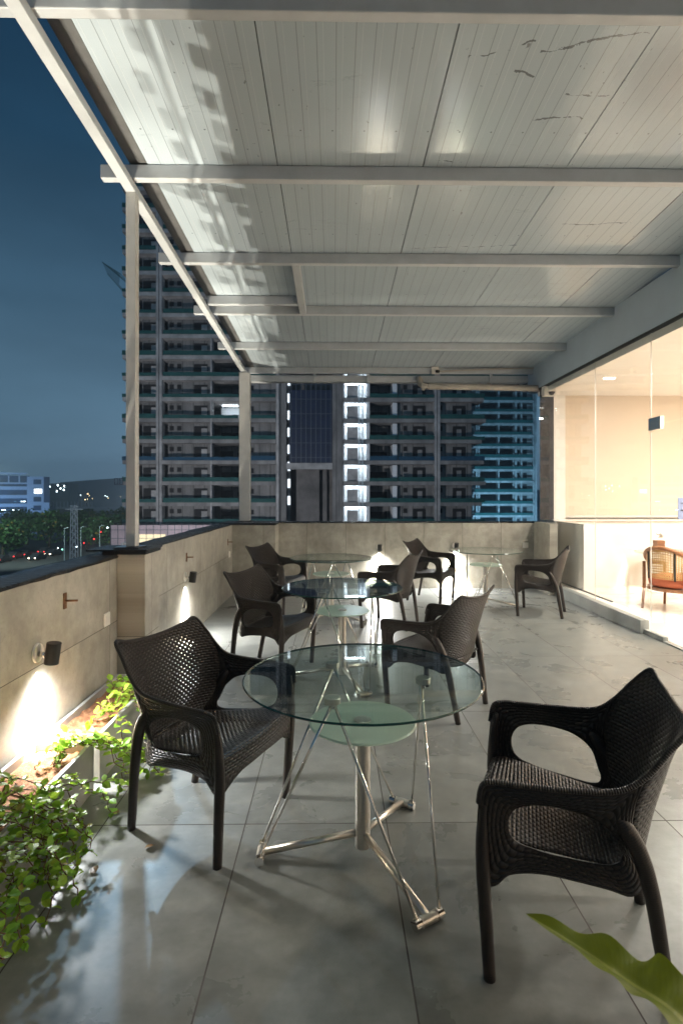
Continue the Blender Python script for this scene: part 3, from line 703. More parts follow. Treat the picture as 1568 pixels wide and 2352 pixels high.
def creeper(name_lab, origin, stems, seed, lsz):
    r = random.Random(seed); e = empty('creeper_plant', origin); O = Vector(origin); lm, sm = MB(), MB()
    for pts in stems:
        c = cat_rom(pts, 7); c = [Vector(p) - O for p in c]
        c = [p + Vector((r.gauss(0, .006), r.gauss(0, .006), r.gauss(0, .006))) for p in c]
        sm.tube(c, .0022, 5)
        L = 0
        for i in range(1, len(c)):
            d = c[i] - c[i - 1]; L += d.length
            if L < lsz * .62: continue
            L = 0
            side = d.cross(Vector((0, 0, 1))); side = side.normalized() if side.length > 1e-4 else Vector((1, 0, 0))
            for s in (-1, 1):
                if r.random() < .1: continue
                q = side * s + d.normalized() * .4 + Vector((r.gauss(0, .35), r.gauss(0, .35), r.uniform(-.1, .7)))
                z = lsz * r.choice((.45, .7, .85, 1, 1.1, 1.3)) * r.uniform(.9, 1.1); leaf(lm, c[i], q, (r.gauss(0, .5), r.gauss(0, .5), 1), z, z * .75)
        leaf(lm, c[-1], c[-1] - c[-2], (0, 0, 1), lsz, lsz * .7)
    lm.build('foliage', M['creeper_leaf'], e); sm.build('stem', M['stem_brown'], e, smooth=True)
    return tag(e, name_lab, 'plant', 'creepers in the planter boxes')
st = []; r = random.Random(3)
for k in range(38):                      # bushy plant tumbling from the near box to the floor
    b = Vector((r.uniform(-1.44, -1.26), r.uniform(1.85, 2.33), .21)); out = r.uniform(.02, .24); yy = r.gauss(0, .10)
    top = b + Vector((r.uniform(-.03, .13), yy * .5, r.uniform(.03, .13))); edge = Vector((-1.19 + out * .45, b.y + yy, r.uniform(.18, .27)))
    end = Vector((-1.16 + out, b.y + yy * 1.6 + r.uniform(-.14, .06), r.uniform(.01, .16)))
    st.append([b, top, edge, (edge + end) / 2 + Vector((.025, 0, .02)), end] if r.random() < .75 else [b, top, top + Vector((r.gauss(0, .06), r.gauss(0, .08), r.uniform(.0, .06)))])
creeper('bushy bright green creeper tumbling from the near planter box to the floor', (-1.35, 2.1, .2), st, 5, .036)
st = []
for k in range(7):
    b = Vector((r.uniform(-1.40, -1.28), r.uniform(2.9, 3.55), .21)); o_ = r.uniform(.1, .26)
    st.append([b, b + Vector((.05, r.uniform(-.05, .05), r.uniform(.08, .16))), Vector((-1.19, b.y + r.uniform(-.1, .05), .28)), Vector((-1.19 + o_ * .6, b.y + r.uniform(-.2, 0), .17)), Vector((-1.19 + o_, b.y + r.uniform(-.3, 0), r.uniform(.02, .1)))])
st2 = []
for k in range(7):
    b = Vector((r.uniform(-1.42, -1.30), r.uniform(2.55, 2.74), .21)); o_ = r.uniform(.1, .3)
    st2.append([b, b + Vector((.06, .05, r.uniform(.07, .13))), Vector((-1.18, b.y + r.uniform(.1, .22), .25)), Vector((-1.18 + o_ * .6, b.y + r.uniform(.15, .35), .15)), Vector((-1.18 + o_, b.y + r.uniform(.1, .4), r.uniform(.02, .1)))])
for k in range(8):
    b = Vector((r.uniform(-1.36, -1.26), r.uniform(3.1, 3.7), .21)); st.append([b, b + Vector((.02, 0, .06)), b + Vector((r.uniform(-.05, .1), r.uniform(-.08, .08), r.uniform(.10, .17)))])
creeper('sparse yellow green creeper trailing over the edge of the far planter box', (-1.3, 3.2, .2), st, 9, .043)

creeper('thin creeper leaning out of the far end of the near planter box across the gap', (-1.3, 2.65, .2), st2, 12, .043)
for i, (x, y, a, lab) in enumerate(((-.80, 2.33, .4, 'curled brown fallen leaf on the floor between the near planter and the left chair'), (-.94, 2.18, 2.1, 'dry fallen leaf on the floor right beside the bushy creeper'), (-1.02, 2.62, 4.2, 'small dry fallen leaf on the floor in front of the gap between the planters'), (-.62, 3.05, 1.2, 'tiny fallen leaf on the floor behind the left chair'))):
    m = MB(); leaf(m, (0, 0, .006), (1, .1, .12), (0, .3, 1), .045, .04); k = math.cos(a)
    o = m.build('fallen_leaf', M['dry_leaf']); o.location = (x, y, .001); o.rotation_euler = (0, 0, a); tag(o, lab, 'leaf', 'fallen leaves by the planters')
fern = empty('nest_fern', (.66, .55, 0), label='large wavy yellow green fern leaf at the lower right corner, close to the camera', cat='plant')
FO = Vector((.66, .55, 0))
def frond(pts, wmax, n=46, ph=0):
    m = MB(); mid = cat_rom(pts, 14); N = len(mid); P = []
    for i, p in enumerate(mid):
        t = i / (N - 1); d = (mid[min(i + 1, N - 1)] - mid[max(i - 1, 0)]).normalized()
        s = d.cross(Vector((0, 0, 1))).normalized(); up = s.cross(d)
        w_ = wmax * (math.sin(PI * min(1, (1 - t) * .52 + .0)) ** .8) * (1 if t > .12 else .35 + t * 5.4)
        row = []
        for j in range(-4, 5):
            q = j / 4; wave = (.26 if q > 0 else .06) * w_ * abs(q) ** 1.5 * math.sin(t * 34 + ph + (q > 0) * 1.3)
            row.append(p + s * (q * w_ * (1 if q > 0 else .62) * (1 + .05 * math.sin(t * 29 + q + ph))) + up * (abs(q) * w_ * .32 + wave) - FO)
        P.append(row)
    m.grid(P, [[(i / (N - 1), j / 8) for j in range(9)] for i in range(N)]); return m
tip = at_y(1207, 2100, 1.22); p1 = at_y(1330, 2178, 1.13); p2 = at_y(1450, 2262, 1.03); p3 = at_y(1580, 2360, .92); p4 = Vector((.63, .68, .60))
frond([(.66, .58, .42), p4, p3, p2, p1, tip], .098).build('frond', M['fern_leaf'], fern, smooth=True)
for k, a in enumerate((-30, -75, 200, 15, 250)):
    d = Vector((math.cos(math.radians(a)), math.sin(math.radians(a)), 0))
    frond([FO + Vector((0, 0, .42)), FO + d * .12 + Vector((0, 0, .6)), FO + d * .3 + Vector((0, 0, .68)), FO + d * .5 + Vector((0, 0, .6))], .06, ph=k).build('frond', M['fern_leaf'], fern, smooth=True)
MB().lathe([(.12, 0), (.15, .38), (.165, .40), (.165, .43), (.14, .43), (.138, .40), (0, .40)], n=32).build('pot', M['planter_tile'], fern, smooth=False)

# ------------------------------------------------------------------ tower under construction
YT = 80.0
def X(u, y=YT): return at_y(u, 1138, y).x
tow = empty('tower_under_construction', (0, YT, -12), label='tall unfinished concrete apartment tower with green safety nets on every floor', cat='building')
def tb_(name, mat, boxes, parent=None):
    m = MB()
    for b in boxes: m.box(b[0], b[1], b[2] - YT, b[3] - YT, b[4] + 12, b[5] + 12)
    return m.build(name, M[mat], parent or tow)
def ubox(u0, u1, y0, y1, z0, z1): return (X(u0), X(u1), y0, y1, z0, z1)
ZS = 12.17; PIT = 3.055
ks = range(-5, 12)
ztop = 48.2
tb_('wall', 'concrete_wall', [ubox(320, 359, 81.2, 81.5, -12, ztop), ubox(380, 484, 81.2, 81.5, -12, ztop), ubox(574, 633, 81.2, 81.5, -12, ztop), ubox(372, 380, 83.5, 83.8, -12, ztop)])
tb_('core_wall', 'concrete_wall', [ubox(641, 657, 80.3, 81, -12, ztop), ubox(763, 787, 80.3, 81, -12, ztop), ubox(914, 997, 81.2, 81.5, -12, ztop), ubox(1010, 1087, 81.2, 81.5, -12, ztop), ubox(657, 664, 82.4, 82.7, -12, ztop)])
for a, b in ((359, 364.8), (366.4, 372.2), (483.3, 487), (634, 640.5), (997, 1002.6), (1004, 1010)):
    tb_('column', 'concrete_pale', [ubox(a, b, 79.85, 81.3, -12, ztop)])
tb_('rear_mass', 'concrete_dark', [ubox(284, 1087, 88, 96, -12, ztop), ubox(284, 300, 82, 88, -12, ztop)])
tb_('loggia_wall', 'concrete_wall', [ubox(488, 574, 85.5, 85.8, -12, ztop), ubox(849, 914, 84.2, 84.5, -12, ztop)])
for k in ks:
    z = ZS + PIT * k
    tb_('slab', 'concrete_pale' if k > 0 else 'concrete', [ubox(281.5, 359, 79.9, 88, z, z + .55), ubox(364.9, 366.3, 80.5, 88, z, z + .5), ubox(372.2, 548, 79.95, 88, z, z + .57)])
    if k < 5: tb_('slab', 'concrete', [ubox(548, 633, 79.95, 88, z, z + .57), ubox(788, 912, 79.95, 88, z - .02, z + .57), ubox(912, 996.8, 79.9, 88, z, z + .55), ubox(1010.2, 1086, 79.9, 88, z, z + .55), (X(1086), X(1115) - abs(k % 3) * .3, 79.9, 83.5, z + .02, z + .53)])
    net = 'net_blue' if k in (-2,) else 'net_teal'
    j = lambda: R.uniform(-.06, .06)
    for a, b, sel in ((281, 358.6, True), (375, 547.5, True), (549, 632.5, k < 4), (848, 912, k < 4), (914, 996.6, k < 4), (1010.6, 1112, k < 4)):
        if not sel: continue
        m = MB(); n = max(4, int((b - a) / 8)); zz = z + .58
        hb = R.choice((.5, .6, .66)); tp_ = [zz + hb + R.uniform(-.05, .04) for _ in range(n + 1)]; rows = []
        for q in (0, .5, 1): rows.append([(X(a) + (X(b) - X(a)) * i / n, 79.82 + R.uniform(-.05, .05) - YT, zz - .04 + (tp_[i] - zz) * q + 12) for i in range(n + 1)])
        m.grid(rows, flip=True); m.build('safety_net', M[net], tow, solid=.02)
    # openings, drawn as dark sheets on the walls
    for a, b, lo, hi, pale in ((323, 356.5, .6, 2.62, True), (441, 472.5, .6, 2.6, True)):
        f = tb_('doorway', 'opening_shade', [ubox(a, b, 81.13, 81.196, z + lo, z + hi)])
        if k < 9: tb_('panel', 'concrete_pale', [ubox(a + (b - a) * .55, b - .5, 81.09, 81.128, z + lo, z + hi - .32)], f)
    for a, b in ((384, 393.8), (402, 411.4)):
        tb_('window', 'opening_shade', [ubox(a, b, 81.13, 81.196, z + 1.97, z + 2.62)])
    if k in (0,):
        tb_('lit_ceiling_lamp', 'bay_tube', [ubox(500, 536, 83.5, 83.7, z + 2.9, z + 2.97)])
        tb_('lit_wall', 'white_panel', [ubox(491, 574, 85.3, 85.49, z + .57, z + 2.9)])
    else: tb_('loggia_opening', 'opening_shade', [ubox(492, 560, 85.3, 85.45, z + 1.3, z + 2.1)] if k % 2 else [ubox(490, 520, 85.3, 85.45, z + .8, z + 2.3), ubox(531, 560, 85.3, 85.45, z + 1.4, z + 2.1)])
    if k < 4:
        tb_('window', 'opening_shade', [ubox(574, 580, 81.13, 81.196, z + 1.8, z + 2.5)])
        tb_('window', 'opening_shade', [ubox(928, 937, 81.13, 81.196, z + 2.0, z + 2.68)])
        tb_('window', 'opening_shade', [ubox(1012, 1019, 81.13, 81.196, z + 2.0, z + 2.68)])
        f = tb_('doorway', 'opening_shade', [ubox(951, 980, 81.13, 81.196, z + .6, z + 2.65)])
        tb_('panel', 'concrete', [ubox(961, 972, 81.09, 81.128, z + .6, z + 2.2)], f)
        f = tb_('doorway', 'opening_shade', [ubox(1043, 1073, 81.13, 81.196, z + .6, z + 2.65)])
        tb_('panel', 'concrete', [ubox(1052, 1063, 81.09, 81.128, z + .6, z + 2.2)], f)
        tb_('loggia_opening', 'opening_shade', [ubox(852, 895, 84.1, 84.15, z + .6, z + 2.1)])
        # white plastered bays with work lamps
        tb_('bay_reveal', 'white_panel', [ubox(788, 791, 80.2, 84, z + .57, z + 3.02)])
        tb_('bay_back', 'white_panel', [ubox(791, 849, 82.6, 83, z + .57, z + 3.02)])
        tb_('bay_soffit', 'white_panel', [ubox(791, 849, 80.2, 82.6, z + 2.95, z + 3.03)])
        tb_('bay_column', 'white_panel', [ubox(842, 849, 80.3, 82.6, z + .57, z + 2.95)])
        tb_('recess_side', 'white_panel', [ubox(902, 912, 80.3, 84, z + .57, z + 2.95)])
        tb_('lit_panel', 'concrete_pale', [ubox(797, 822, 80.5, 80.7, z + .57, z + 2.45)])
        tb_('work_lamp', 'bay_tube', [ubox(793, 838, 81.5, 81.62, z + 2.80, z + 2.88)])
    if k < 5:
        for q in range(1):
            z2 = 12.9 + k * 2.56
            tb_('stair_slot', 'slot_light', [ubox(657.4, 663.4, 82.2, 82.39, z2, z2 + 1.3)])
tb_('tarpaulin', 'tarp_blue', [ubox(664, 762.5, 80.5, 80.56, at_y(0, 1062, YT).z, at_y(0, 892, YT).z)])
m = MB()
for q in range(9):
    u = 668 + q * 11.4; m.box(X(u) - .05, X(u) + .05, .4, .47, at_y(0, 1062, YT).z + 12, at_y(0, 870, YT).z + 12)
for q in range(6):
    z = at_y(0, 1050 - q * 34, YT).z + 12; m.box(X(665), X(762), .42, .46, z, z + .07)
m.build('scaffold', M['scaffold_steel'], tow)
tb_('core_beam', 'concrete_pale', [ubox(657, 763, 80.25, 81.2, at_y(0, 1077, YT).z, at_y(0, 1062.5, YT).z)])
tb_('core_back', 'concrete_dark', [ubox(677, 732, 83, 83.3, -12, 16), ubox(740, 750, 82.5, 82.8, -12, 16), ubox(657, 763, 87, 87.3, -12, ztop)])
m = MB()                                     # hoist mast
for u in (823.5, 832): m.box(X(u) - .07, X(u) + .07, -.75, -.61, 0, 40)
for q in range(58): z = q * .7; m.box(X(823.5), X(832), -.72, -.65, z, z + .06); m.bar((X(823.5), -.68, z), (X(832), -.68, z + .7), .05, .05)
m.build('hoist_mast', M['mast_steel'], tow)
m = MB(); a = at_y(236, 603, 80); 
for q in range(4): t = q / 3; m.tube([(X(283), -.2 + t * 4, at_y(0, 640 + 0 * t, YT).z + 12), (a.x + t, -.2 + t * 4, a.z + 12)], .06, 6)
m.tube([(a.x, -.2, a.z + 12), (a.x + 1, 3.8, a.z + 12)], .06, 6); m.tube([(X(283), -.2, at_y(0, 668, YT).z + 12), (X(248), -.2, at_y(0, 628, YT).z + 12)], .06, 6)
m.grid([[(a.x, -.2, a.z + 12), (a.x + 1, 3.8, a.z + 12)], [(X(248), -.25, at_y(0, 628, YT).z + 12), (X(250), 3.8, at_y(0, 628, YT).z + 12)], [(X(283), -.25, at_y(0, 668, YT).z + 12), (X(283), 3.8, at_y(0, 668, YT).z + 12)]])
m.build('catch_net', M['net_sheer'], tow)
m = MB(); zp = at_y(0, 1113, YT).z + 12
m.box(X(264), X(284), -.3, 3, zp, zp + .12)
for q in range(4): x = X(265 + q * 6); m.box(x - .05, x + .05, -.3, -.2, zp, zp + .9)
m.box(X(264), X(284), -.3, -.2, zp + .85, zp + .93); m.build('work_platform', M['scaffold_steel'], tow)

# second, farther tower
Y2 = 143.0
t2 = empty('unfinished_tower', (0, Y2, -12), label='bluish unfinished tower at the right, farther off than the big tower', cat='building')
def t2b(name, mat, boxes):
    m = MB()
    for u0, u1, y0, y1, z0, z1 in boxes: m.box(X(u0, Y2), X(u1, Y2), y0 - Y2, y1 - Y2, z0 + 12, z1 + 12)
    return m.build(name, M[mat], t2)
t2b('wall', 'concrete', [(1180, 1224, 144, 144.4, -12, 60)]); t2b('rear_mass', 'concrete_dark', [(1060, 1228, 150, 160, -12, 60)])
for a, b in ((1093, 1096), (1098, 1101), (1144, 1147), (1183, 1187), (1196, 1199), (1224, 1227), (1229, 1233)): t2b('column', 'concrete_pale', [(a, b, 143.1, 145, -12, 60)])
for k in range(-3, 17):
    z = -1.2 + k * 3.02 - 3
    t2b('slab', 'concrete_pale', [(1086, 1225, 142.9, 150, z, z + .5)])
    t2b('safety_net', 'net_teal', [(1089, 1223 - (k % 4), 142.7, 142.75, z + .52, z + 1.15 + (k % 3) * .1)])
    t2b('window', 'opening_shade', [(1203, 1212, 143.9, 143.98, z + 1.2, z + 2.6)]); t2b('wall', 'concrete', [(1088, 1106, 144.5, 144.8, z + .5, z + 3.02)]); t2b('window', 'opening_shade', [(1188, 1195, 143.9, 143.98, z + 1.2, z + 2.6)])
# site fence at the tower foot
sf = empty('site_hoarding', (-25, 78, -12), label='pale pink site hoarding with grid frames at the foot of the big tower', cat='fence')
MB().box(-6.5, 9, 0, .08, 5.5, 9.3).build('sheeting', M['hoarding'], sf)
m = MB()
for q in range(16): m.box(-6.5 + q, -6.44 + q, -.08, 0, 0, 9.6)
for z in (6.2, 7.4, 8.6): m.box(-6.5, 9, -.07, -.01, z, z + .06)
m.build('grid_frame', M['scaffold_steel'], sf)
MB().box(-2.5, 1.2, -.05, -.011, 5.6, 8.0).build('lit_panel', emit('panel_glow', (1, .85, .55), 1.0), sf)  # emission stands in for lamplight falling on the hoarding

# ------------------------------------------------------------------ city on the left
ob = empty('office_building', (-110.96, 195.75, -12), math.radians(27.5), label='blue lit office block with white frames at the left edge, beyond the trees', cat='building')
def ofb(name, mat, *bx, p=None, par=None):
    m = MB()
    for b in bx: m.box(*b)
    return m.build(name, M[mat], par or ob)
ofb('wall', 'office_glass', (-26, 3.0, 0, 25, 0, 20.5))
for k in range(6): ofb('floor_band', 'office_wall', (-26, 2.2, -.6, 0, .5 + k * 3.0, 1.7 + k * 3.0))
ofb('stair_tower', 'office_wall', (2.2, 9.2, -1.2, 20, 0, 20.2)); ofb('blue_edge', 'office_glass', (7.4, 9.3, -1.4, -1.2, 11, 20.2))
for k in range(6): ofb('window', 'office_glass', (4.2, 6.6, -1.3, -1.19, 2.0 + k * 3.1, 3.7 + k * 3.1))
ofb('lit_sign', 'office_sign', (4.4, 6.8, -1.4, -1.31, 14.3, 15.8))
for q in range(9): ofb('roof_screen', 'office_wall', (-26 + q * 3.2, -25.6 + q * 3.2, -.4, 0, 18, 21))
ofb('roof_edge', 'office_wall', (-26, 2.2, -.5, .1, 21, 21.5), (-26, 2.2, -.5, .1, 17.6, 18.1))
for q in range(22): xx = R.uniform(-14, 1.5); kk = R.choice((0, 1, 2, 2, 3)); ofb('lit_window', 'office_lit' if R.random() < .8 else 'city_light', (xx, xx + R.uniform(.2, 1.2), -.12, -.02, 2.2 + kk * 3.0, 2.2 + kk * 3.0 + R.uniform(.2, .5)))
o2 = empty('office_building', (-109, 225.6, -12), math.radians(25), label='low office block with a row of roof fins, right of the blue lit block', cat='building')
ofb('wall', 'office_glass', (-9, 10, 0, 20, 0, 8.4), par=o2)
for z in (4.3, 8.0): ofb('floor_band', 'office_wall', (-9, 10.5, -.5, 0, z, z + .8), par=o2)
ofb('end_wall', 'office_wall', (-7, -3.5, -.7, 0, 0, 8.6), par=o2)
for q in range(12): ofb('roof_fin', 'office_wall', (-5 + q * 1.3, -4.6 + q * 1.3, -.3, .3, 8.8, 11), par=o2)
o3 = empty('distant_block', (-300, 600, -12), label='dim distant apartment block with a few lit windows on the skyline', cat='building')
MB().box(-9, 13, 0, 20, 0, 26.5).build('wall', M['hill_green'], o3)
for x, z in ((-8.5, 24), (0, 25.5), (7, 24.5), (6.5, 20.5), (-1, 19), (3, 22)): MB().box(x, x + 1.3, -.3, -.05, z - 1.8, z).build('lit_window', M['city_light'], o3)
# hills
P = []
for i in range(61):
    x = -900 + i * 25; h = 22 + 9 * math.sin(i * .33) + 6 * math.sin(i * .9 + 1) + 7 * math.exp(-((x + 360) / 110) ** 2)
    P.append([(x, 640, -14), (x, 680, -12 + h * .45), (x, 760, -12 + h * .8), (x, 900, -12 + h), (x, 1100, -12)])
m = MB(); m.grid(P); o = m.build('hills', M['hill_green'], smooth=True); tag(o, 'dark low hills on the skyline', 'hills', kind='structure')
for q in range(20):
    u = R.uniform(125, 285); v = R.uniform(1133, 1150) if q < 13 else R.uniform(1146, 1166); p = at_y(u, v, 660)
    s = R.uniform(.22, .6)
    o = MB().lathe([(0, -s), (s * .7, -s * .7), (s, 0), (s * .7, s * .7), (0, s)], p, 8).build('distant_lamp', M['city_light'] if R.random() < .6 else M['city_warm'])
    tag(o, 'tiny street lamp glowing on the far dark hillside', 'lamp', 'far lamps on the hillside')
# trees beyond the parapet
def tree(x, y, h, rad, lab, seed):
    r = random.Random(seed); e = empty('street_tree', (x, y, -12)); t = MB(); h *= 1.12
    t.tube(cat_rom([(0, 0, 0), (.2, 0, h * .25), (.1, .2, h * .5)], 4), [.35, .32, .3, .28, .26, .22, .2, .18, .12], 8)
    lobes = []
    for k in range(9):
        a = r.uniform(0, 2 * PI); d = rad * r.uniform(.2, .75); c = Vector((math.cos(a) * d, math.sin(a) * d, h * r.uniform(.5, .86))); lobes.append((c, rad * r.uniform(.35, .55)))
        t.tube([(.1, .2, h * .42), c * .6 + Vector((0, 0, h * .18)), c], [.14, .09, .03], 5)
    t.build('trunk', M['bark'], e, smooth=True); m = MB()
    for c, rr in lobes:
        for k in range(170):
            d = Vector((r.gauss(0, 1), r.gauss(0, 1), r.gauss(0, 1))).normalized() * rr * r.uniform(.55, 1.08); p = c + d
            q = Vector((r.gauss(0, 1), r.gauss(0, 1), r.gauss(0, .6))); leaf(m, p, q, (r.gauss(0, .6), r.gauss(0, .6), 1), .7, .6)
    m.build('crown', M['tree_leaf'], e); tag(e, lab, 'tree', 'dark street trees beyond the parapet')
TR = [(4, 118, 6.6, 5, 'leftmost street tree beyond the wet coping, low and greenest'), (62, 150, 7.6, 5.5, 'dark street tree in front of the foot of the blue lit office block'), (112, 135, 8.0, 5.2, 'dark street tree in front of the low office block, left of the lattice mast'),
      (156, 150, 7.6, 5, 'dark street tree directly behind the lattice mast'), (200, 140, 7.9, 5.6, 'tall dark street tree right of the lattice mast'), (240, 128, 7.7, 4.8, 'dark street tree just left of the hoarding'), (268, 165, 8.2, 5.4, 'street tree farther off, beside the left edge of the tower'),
      (30, 172, 7.2, 6, 'dark street tree farther back at the left, below the lit sign of the office block'), (88, 175, 7.4, 6, 'dark street tree farther back, below the gap between the two office blocks'), (220, 178, 7.8, 6, 'pale street tree farthest back, right of the low office block')]
for i, (u, y, h, rad, lab) in enumerate(TR): tree(X(u, y), y, h, rad, lab, 20 + i)
# lattice mast and poles
lm_ = empty('lattice_mast', (X(170, 70), 70, -12), label='slim pale steel lattice mast among the dark trees', cat='mast')
m = MB(); hh = 12.3
for sx in (-.42, .42):
    for sy in (-.42, .42): m.tube([(sx, sy, 0), (sx * .6, sy * .6, hh)], .06, 5)
for q in range(14):
    z = q * hh / 14; w0 = .42 - .17 * q / 14
    m.bar((-w0, -w0, z), (w0, -w0, z + hh / 14), .05, .05); m.bar((w0, w0, z), (-w0, w0, z + hh / 14), .05, .05); m.bar((-w0, -w0, z), (w0, -w0, z), .05, .05)
m.build('lattice', M['mast_steel'], lm_); MB().box(-1.1, 1.1, -.05, .05, hh - .6, hh - .5).build('cross_arm', M['mast_steel'], lm_)
pl = empty('street_pole', (0, 0, 0)); MB().tube([(0, 0, 0), (0, 0, 7.2)], [.09, .06], 8).build('pole', M['mast_steel'], pl)
MB().tube([(0, 0, 7.1), (.5, 0, 7.3), (1.0, 0, 7.3)], .04, 6).build('arm', M['mast_steel'], pl); MB().box(.8, 1.3, -.12, .12, 7.2, 7.32).build('lamp_head', M['black_metal'], pl)
for i, (u, y, lab) in enumerate(((148, 56, 'thin grey street pole left of the lattice mast'), (186, 60, 'thin grey street pole just right of the lattice mast'), (229, 64, 'thin grey street pole near the lit hoarding'))):
    q = pl if i == 0 else copy_tree(pl); q.location = (X(u, y + 50), y + 50, -12); tag(q, lab, 'pole', 'grey street poles')
# cars on the street: tail lamps and head lamps show as red and white dots
def make_car():
    c = empty('car', (0, 0, 0)); m = MB()
    P = [[(-.85, y, z0), (-.88, y, z0 + .25), (-.80, y, zt), (.80, y, zt), (.88, y, z0 + .25), (.85, y, z0)] for y, z0, zt in ((-2.1, .35, .85), (-2.0, .25, 1.0), (-1.4, .22, 1.02), (-.9, .22, 1.42), (.5, .22, 1.45), (1.2, .22, 1.0), (2.0, .25, .88), (2.15, .35, .7))]
    m.grid(P); m.face([0, 1, 2, 3, 4, 5]); m.face([len(m.v) - 1 - i for i in range(6)]); m.build('body', M['car_paint'], c)
    for sx in (-.8, .8):
        for y in (-1.3, 1.35): MB().cyl((sx - .1, y, .31), (sx + .1, y, .31), .31, n=14).build('wheel', M['black_rubber'], c)
        MB().box(sx * .8 - .13, sx * .8 + .13, -2.16, -2.08, .62, .78).build('tail_lamp', M['lamp_red'], c)
        MB().box(sx * .8 - .13, sx * .8 + .13, 2.14, 2.19, .5, .66).build('head_lamp', M['lamp_car'], c)
    return c
cp = make_car()
CARS = [(6, 0, 112, 0, 'leftmost car on the dark street, red tail lamps lit'), (34, 0, 118, 8, 'second car from the left on the dark street, red tail lamps lit'), (60, 0, 122, 4, 'third car from the left on the dark street, red tail lamps lit'), (86, 0, 116, 180, 'car facing the terrace with bright head lamps, left of the thin pole'), (122, 0, 124, 175, 'car facing the terrace with bright head lamps, right of the thin pole'), (104, 0, 128, 4, 'car in the street behind the coping, red lamps between two poles'), (205, 0, 150, 5, 'car on the far street near the lattice mast, red tail lamps lit')]
for i, (u, v, y, a, lab) in enumerate(CARS):
    q = cp if i == 0 else copy_tree(cp); q.location = (X(u, y), y, -12); q.rotation_euler = (0, 0, math.radians(a)); tag(q, lab, 'car', 'cars on the street below')
for i, (u, v, mat, s, lab) in enumerate(((216, 1238, 'lamp_red', .16, 'red signal lamp right of the lattice mast'), (232, 1222, 'lamp_red', .13, 'faint red signal lamp high in the trees'), (193, 1247, 'lamp_red', .13, 'small red signal lamp beside the thin pole'), (247, 1212, 'city_light', .16, 'white lamp high in the trees, left of the hoarding'), (262, 1215, 'city_light', .18, 'white lamp in the trees closest to the tower'), (260, 1253, 'lamp_car', .22, 'warm lamp just over the coping left of the post'), (176, 1256, 'city_light', .12, 'pale lamp at the foot of the lattice mast'), (133, 1259, 'city_light', .1, 'pale lamp low among the dark trees'), (143, 1262, 'lamp_green', .13, 'green signal lamp by the thin pole'))):
    p = at_y(u, v, 112); e = empty('signal_lamp', (p.x, 112, -12), label=lab, cat='lamp', group='small coloured lamps over the street')
    MB().tube([(0, 0, 0), (0, 0, p.z + 12 - s)], .035, 6).build('pole', M['black_metal'], e); MB().lathe([(0, -s), (s * .7, -s * .7), (s, 0), (s * .7, s * .7), (0, s)], (0, -.02, p.z + 12), 10).build('lamp', M[mat], e, smooth=True)

# ------------------------------------------------------------------ unseen frame added outside the parapet to throw the broken shadow on the roof
sg = empty('roof_shadow_frame', (XW - .45, 0, 0), label='unseen frame with irregular panels, added outside the left parapet to shadow the roof', cat='shadow frame')
r = random.Random(11); m = MB()
m.bar((0, -1.5, .55), (0, 9, .55), .03, .03); m.bar((0, -1.5, .2), (0, 9, .2), .03, .03)
m.build('rail', M['scaffold_steel'], sg)
y = -1.0
while y < 8.8:
    w_ = r.uniform(.1, .32); h_ = r.uniform(.15, .5); z0 = r.uniform(.35, .6)
    m = MB(); x0 = r.uniform(-.10, .04)
    k = r.random()
    if k < .5: m.box(x0, x0 + .02, y, y + w_, z0, z0 + h_)
    elif k < .8: m.box(x0, x0 + .02, y, y + w_, z0, z0 + .06); m.box(x0, x0 + .02, y, y + .05, z0 + .06, z0 + h_); m.box(x0, x0 + .02, y + w_ - .05, y + w_, z0 + .06, z0 + h_)
    else: m.tube([(x0, y, z0), (x0, y + w_ / 2, z0 + h_), (x0, y + w_, z0)], .03, 6)
    m.build('panel', M['office_wall'], sg); y += w_ + r.uniform(.02, .25)
for y in (-1, 1, 3, 5, 7): MB().bar((0, y, .3), (.25, y, .3), .03, .03).build('bracket', M['scaffold_steel'], sg)

# ------------------------------------------------------------------ light
for y in (6.3, 4.4, 2.2, 0, -2):
    for x in (4.3, 7.4):
        l = bpy.data.lights.new('room_downlight', 'AREA'); l.shape = 'DISK'; l.size = .3; l.energy = {6.3: 105, 4.4: 125, 2.2: 85, 0: 34, -2: 20}[y] * (.82 if x < 5 else .85); l.color = (1, .95, .87)
        o = bpy.data.objects.new('room_downlight', l); COL.objects.link(o); o.location = (x, y, 3.135)
for ly, ay in ((-1.6, .6), (.6, 3.2), (2.6, 5.8), (4.6, 8.2)):
    spot('street_flood', (-5.6, ly, -11.5), (-1.62, ay, 3.8), 5600, 18.5, .35, (1, .91, .74), .07)
for ly, ay in ((.2, 2.0), (2.4, 5.0), (4.2, 8.0)):
    spot('street_flood', (-6.8, ly, -11.5), (-1.9, ay, 3.8), 4300, 17, .35, (1, .91, .74), .07)
spot('mast_flood', (-22, 60, 40), (-.5, 2.5, 0), 17000, 6, .2, (.45, .74, 1), .5)
spot('tower_fill', (-18, 40, -11), (-5, 80, 12), 23000, 110, .8, (.97, .97, 1), .5)  # unseen lamp added to brighten the big tower's face
spot('blue_flood', (40, 120, -11), (46, 143, 10), 34000, 120, .7, (.28, .64, .95), .5)
spot('office_flood', (-112, 165, -11), (-112, 200, 0), 30000, 120, .7, (.25, .52, 1), .5)

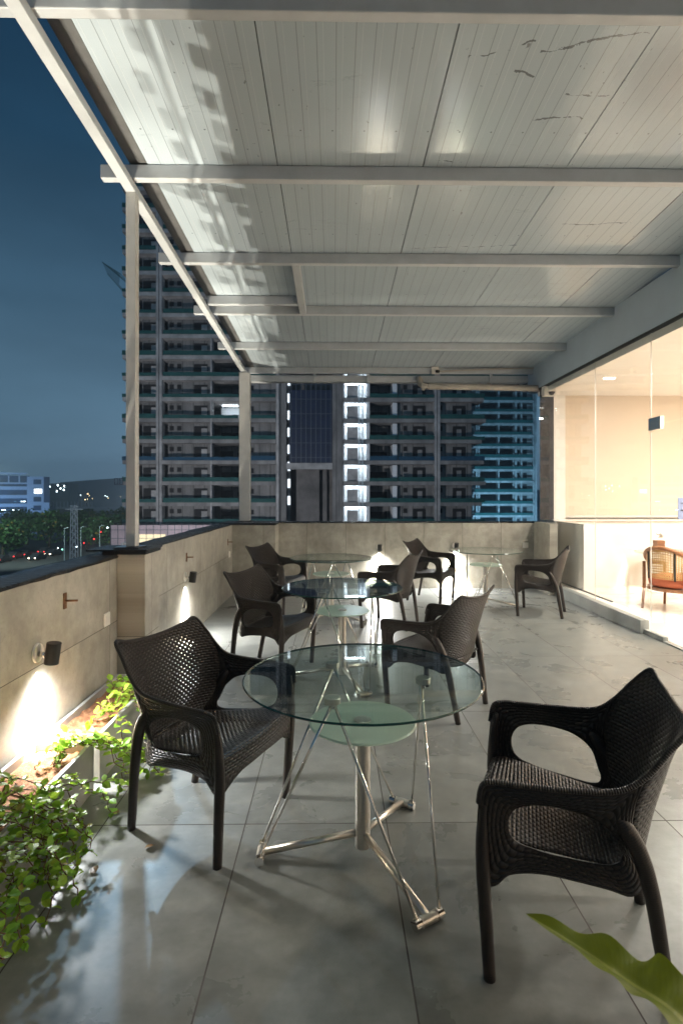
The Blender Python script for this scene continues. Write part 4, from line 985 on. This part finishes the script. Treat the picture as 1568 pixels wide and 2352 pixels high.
for x, y in ((-165, 480), (-520, 470)):
    spot('haze_fill', (x, y, -8), (x - 20, y + 120, 8), 330000, 165, .6, (.62, .82, 1), 3)  # unseen lamps added to brighten the far haze and hills
spot('tree_fill', (-60, 95, 6), (-70, 135, -10), 30000, 130, .8, (.75, 1, .9), .4)  # unseen greenish lamp added to lighten the trees
wd = bpy.data.worlds.new('World'); sc.world = wd; wd.use_nodes = True; nt = wd.node_tree; nt.nodes.clear()
out = nt.nodes.new('ShaderNodeOutputWorld'); bg = nt.nodes.new('ShaderNodeBackground'); tc = nt.nodes.new('ShaderNodeTexCoord'); sx = nt.nodes.new('ShaderNodeSeparateXYZ'); rp = nt.nodes.new('ShaderNodeValToRGB')
nt.links.new(tc.outputs['Generated'], sx.inputs[0]); nt.links.new(sx.outputs[2], rp.inputs[0]); mp = nt.nodes.new('ShaderNodeMapping'); mp.inputs['Scale'].default_value = (1, 1, 3.5); nz = nt.nodes.new('ShaderNodeTexNoise'); nz.inputs['Scale'].default_value = 2.2; nz.inputs['Detail'].default_value = 5
mr = nt.nodes.new('ShaderNodeMapRange'); mr.inputs[1].default_value = .3; mr.inputs[2].default_value = .7; mr.inputs[3].default_value = .84; mr.inputs[4].default_value = 1.16
vm = nt.nodes.new('ShaderNodeVectorMath'); vm.operation = 'SCALE'
nt.links.new(tc.outputs['Generated'], mp.inputs[0]); nt.links.new(mp.outputs[0], nz.inputs['Vector']); nt.links.new(nz.outputs[0], mr.inputs[0]); nt.links.new(mr.outputs[0], vm.inputs['Scale']); nt.links.new(rp.outputs[0], vm.inputs[0]); nt.links.new(vm.outputs[0], bg.inputs[0]); nt.links.new(bg.outputs[0], out.inputs[0])
el = rp.color_ramp.elements
st = [(0, (.125, .225, .325)), (.10, (.10, .19, .275)), (.3, (.042, .095, .15)), (.5, (.012, .042, .08)), (.7, (.003, .017, .042)), (1, (.002, .010, .028))]
while len(el) < len(st): el.new(.5)
for e, (p, c) in zip(el, st): e.position = p; e.color = (*c, 1)
bg.inputs[1].default_value = 1.0

t = NT('night_haze'); v = t.n('ShaderNodeVolumePrincipled', i={'Color': (.80, .88, .95), 'Density': .0009, 'Anisotropy': .1}); t.t.links.new(v.outputs[0], t.out.inputs['Volume']); M['haze'] = t.m
o = MB().box(-912, 912, -70, 1112, -13.5, 62).build('haze', M['haze']); tag(o, 'thin bluish night haze filling the air over the city', 'haze', kind='stuff')

# ------------------------------------------------------------------ camera and render
cam = bpy.data.cameras.new('camera'); co = bpy.data.objects.new('camera', cam); COL.objects.link(co); sc.camera = co
co.location = (0, 0, H); co.rotation_euler = (PI / 2, 0, -PS)
cam.sensor_fit = 'HORIZONTAL'; cam.sensor_width = 24; cam.lens = F / 1568 * 24; cam.shift_y = -38 / 1568; cam.clip_end = 6000; cam.clip_start = .05
cam.dof.use_dof = True; cam.dof.focus_distance = 2.8; cam.dof.aperture_fstop = 4.0
sc.view_settings.view_transform = 'Standard'; sc.view_settings.look = 'None'; sc.view_settings.gamma = 1; sc.view_settings.exposure = .32
cy = sc.cycles; cy.use_denoising = True; cy.max_bounces = 8; cy.diffuse_bounces = 4; cy.glossy_bounces = 4; cy.transparent_max_bounces = 16; cy.transmission_bounces = 4
cy.sample_clamp_indirect = 25; cy.use_guiding = True; cy.caustics_reflective = False; cy.caustics_refractive = False
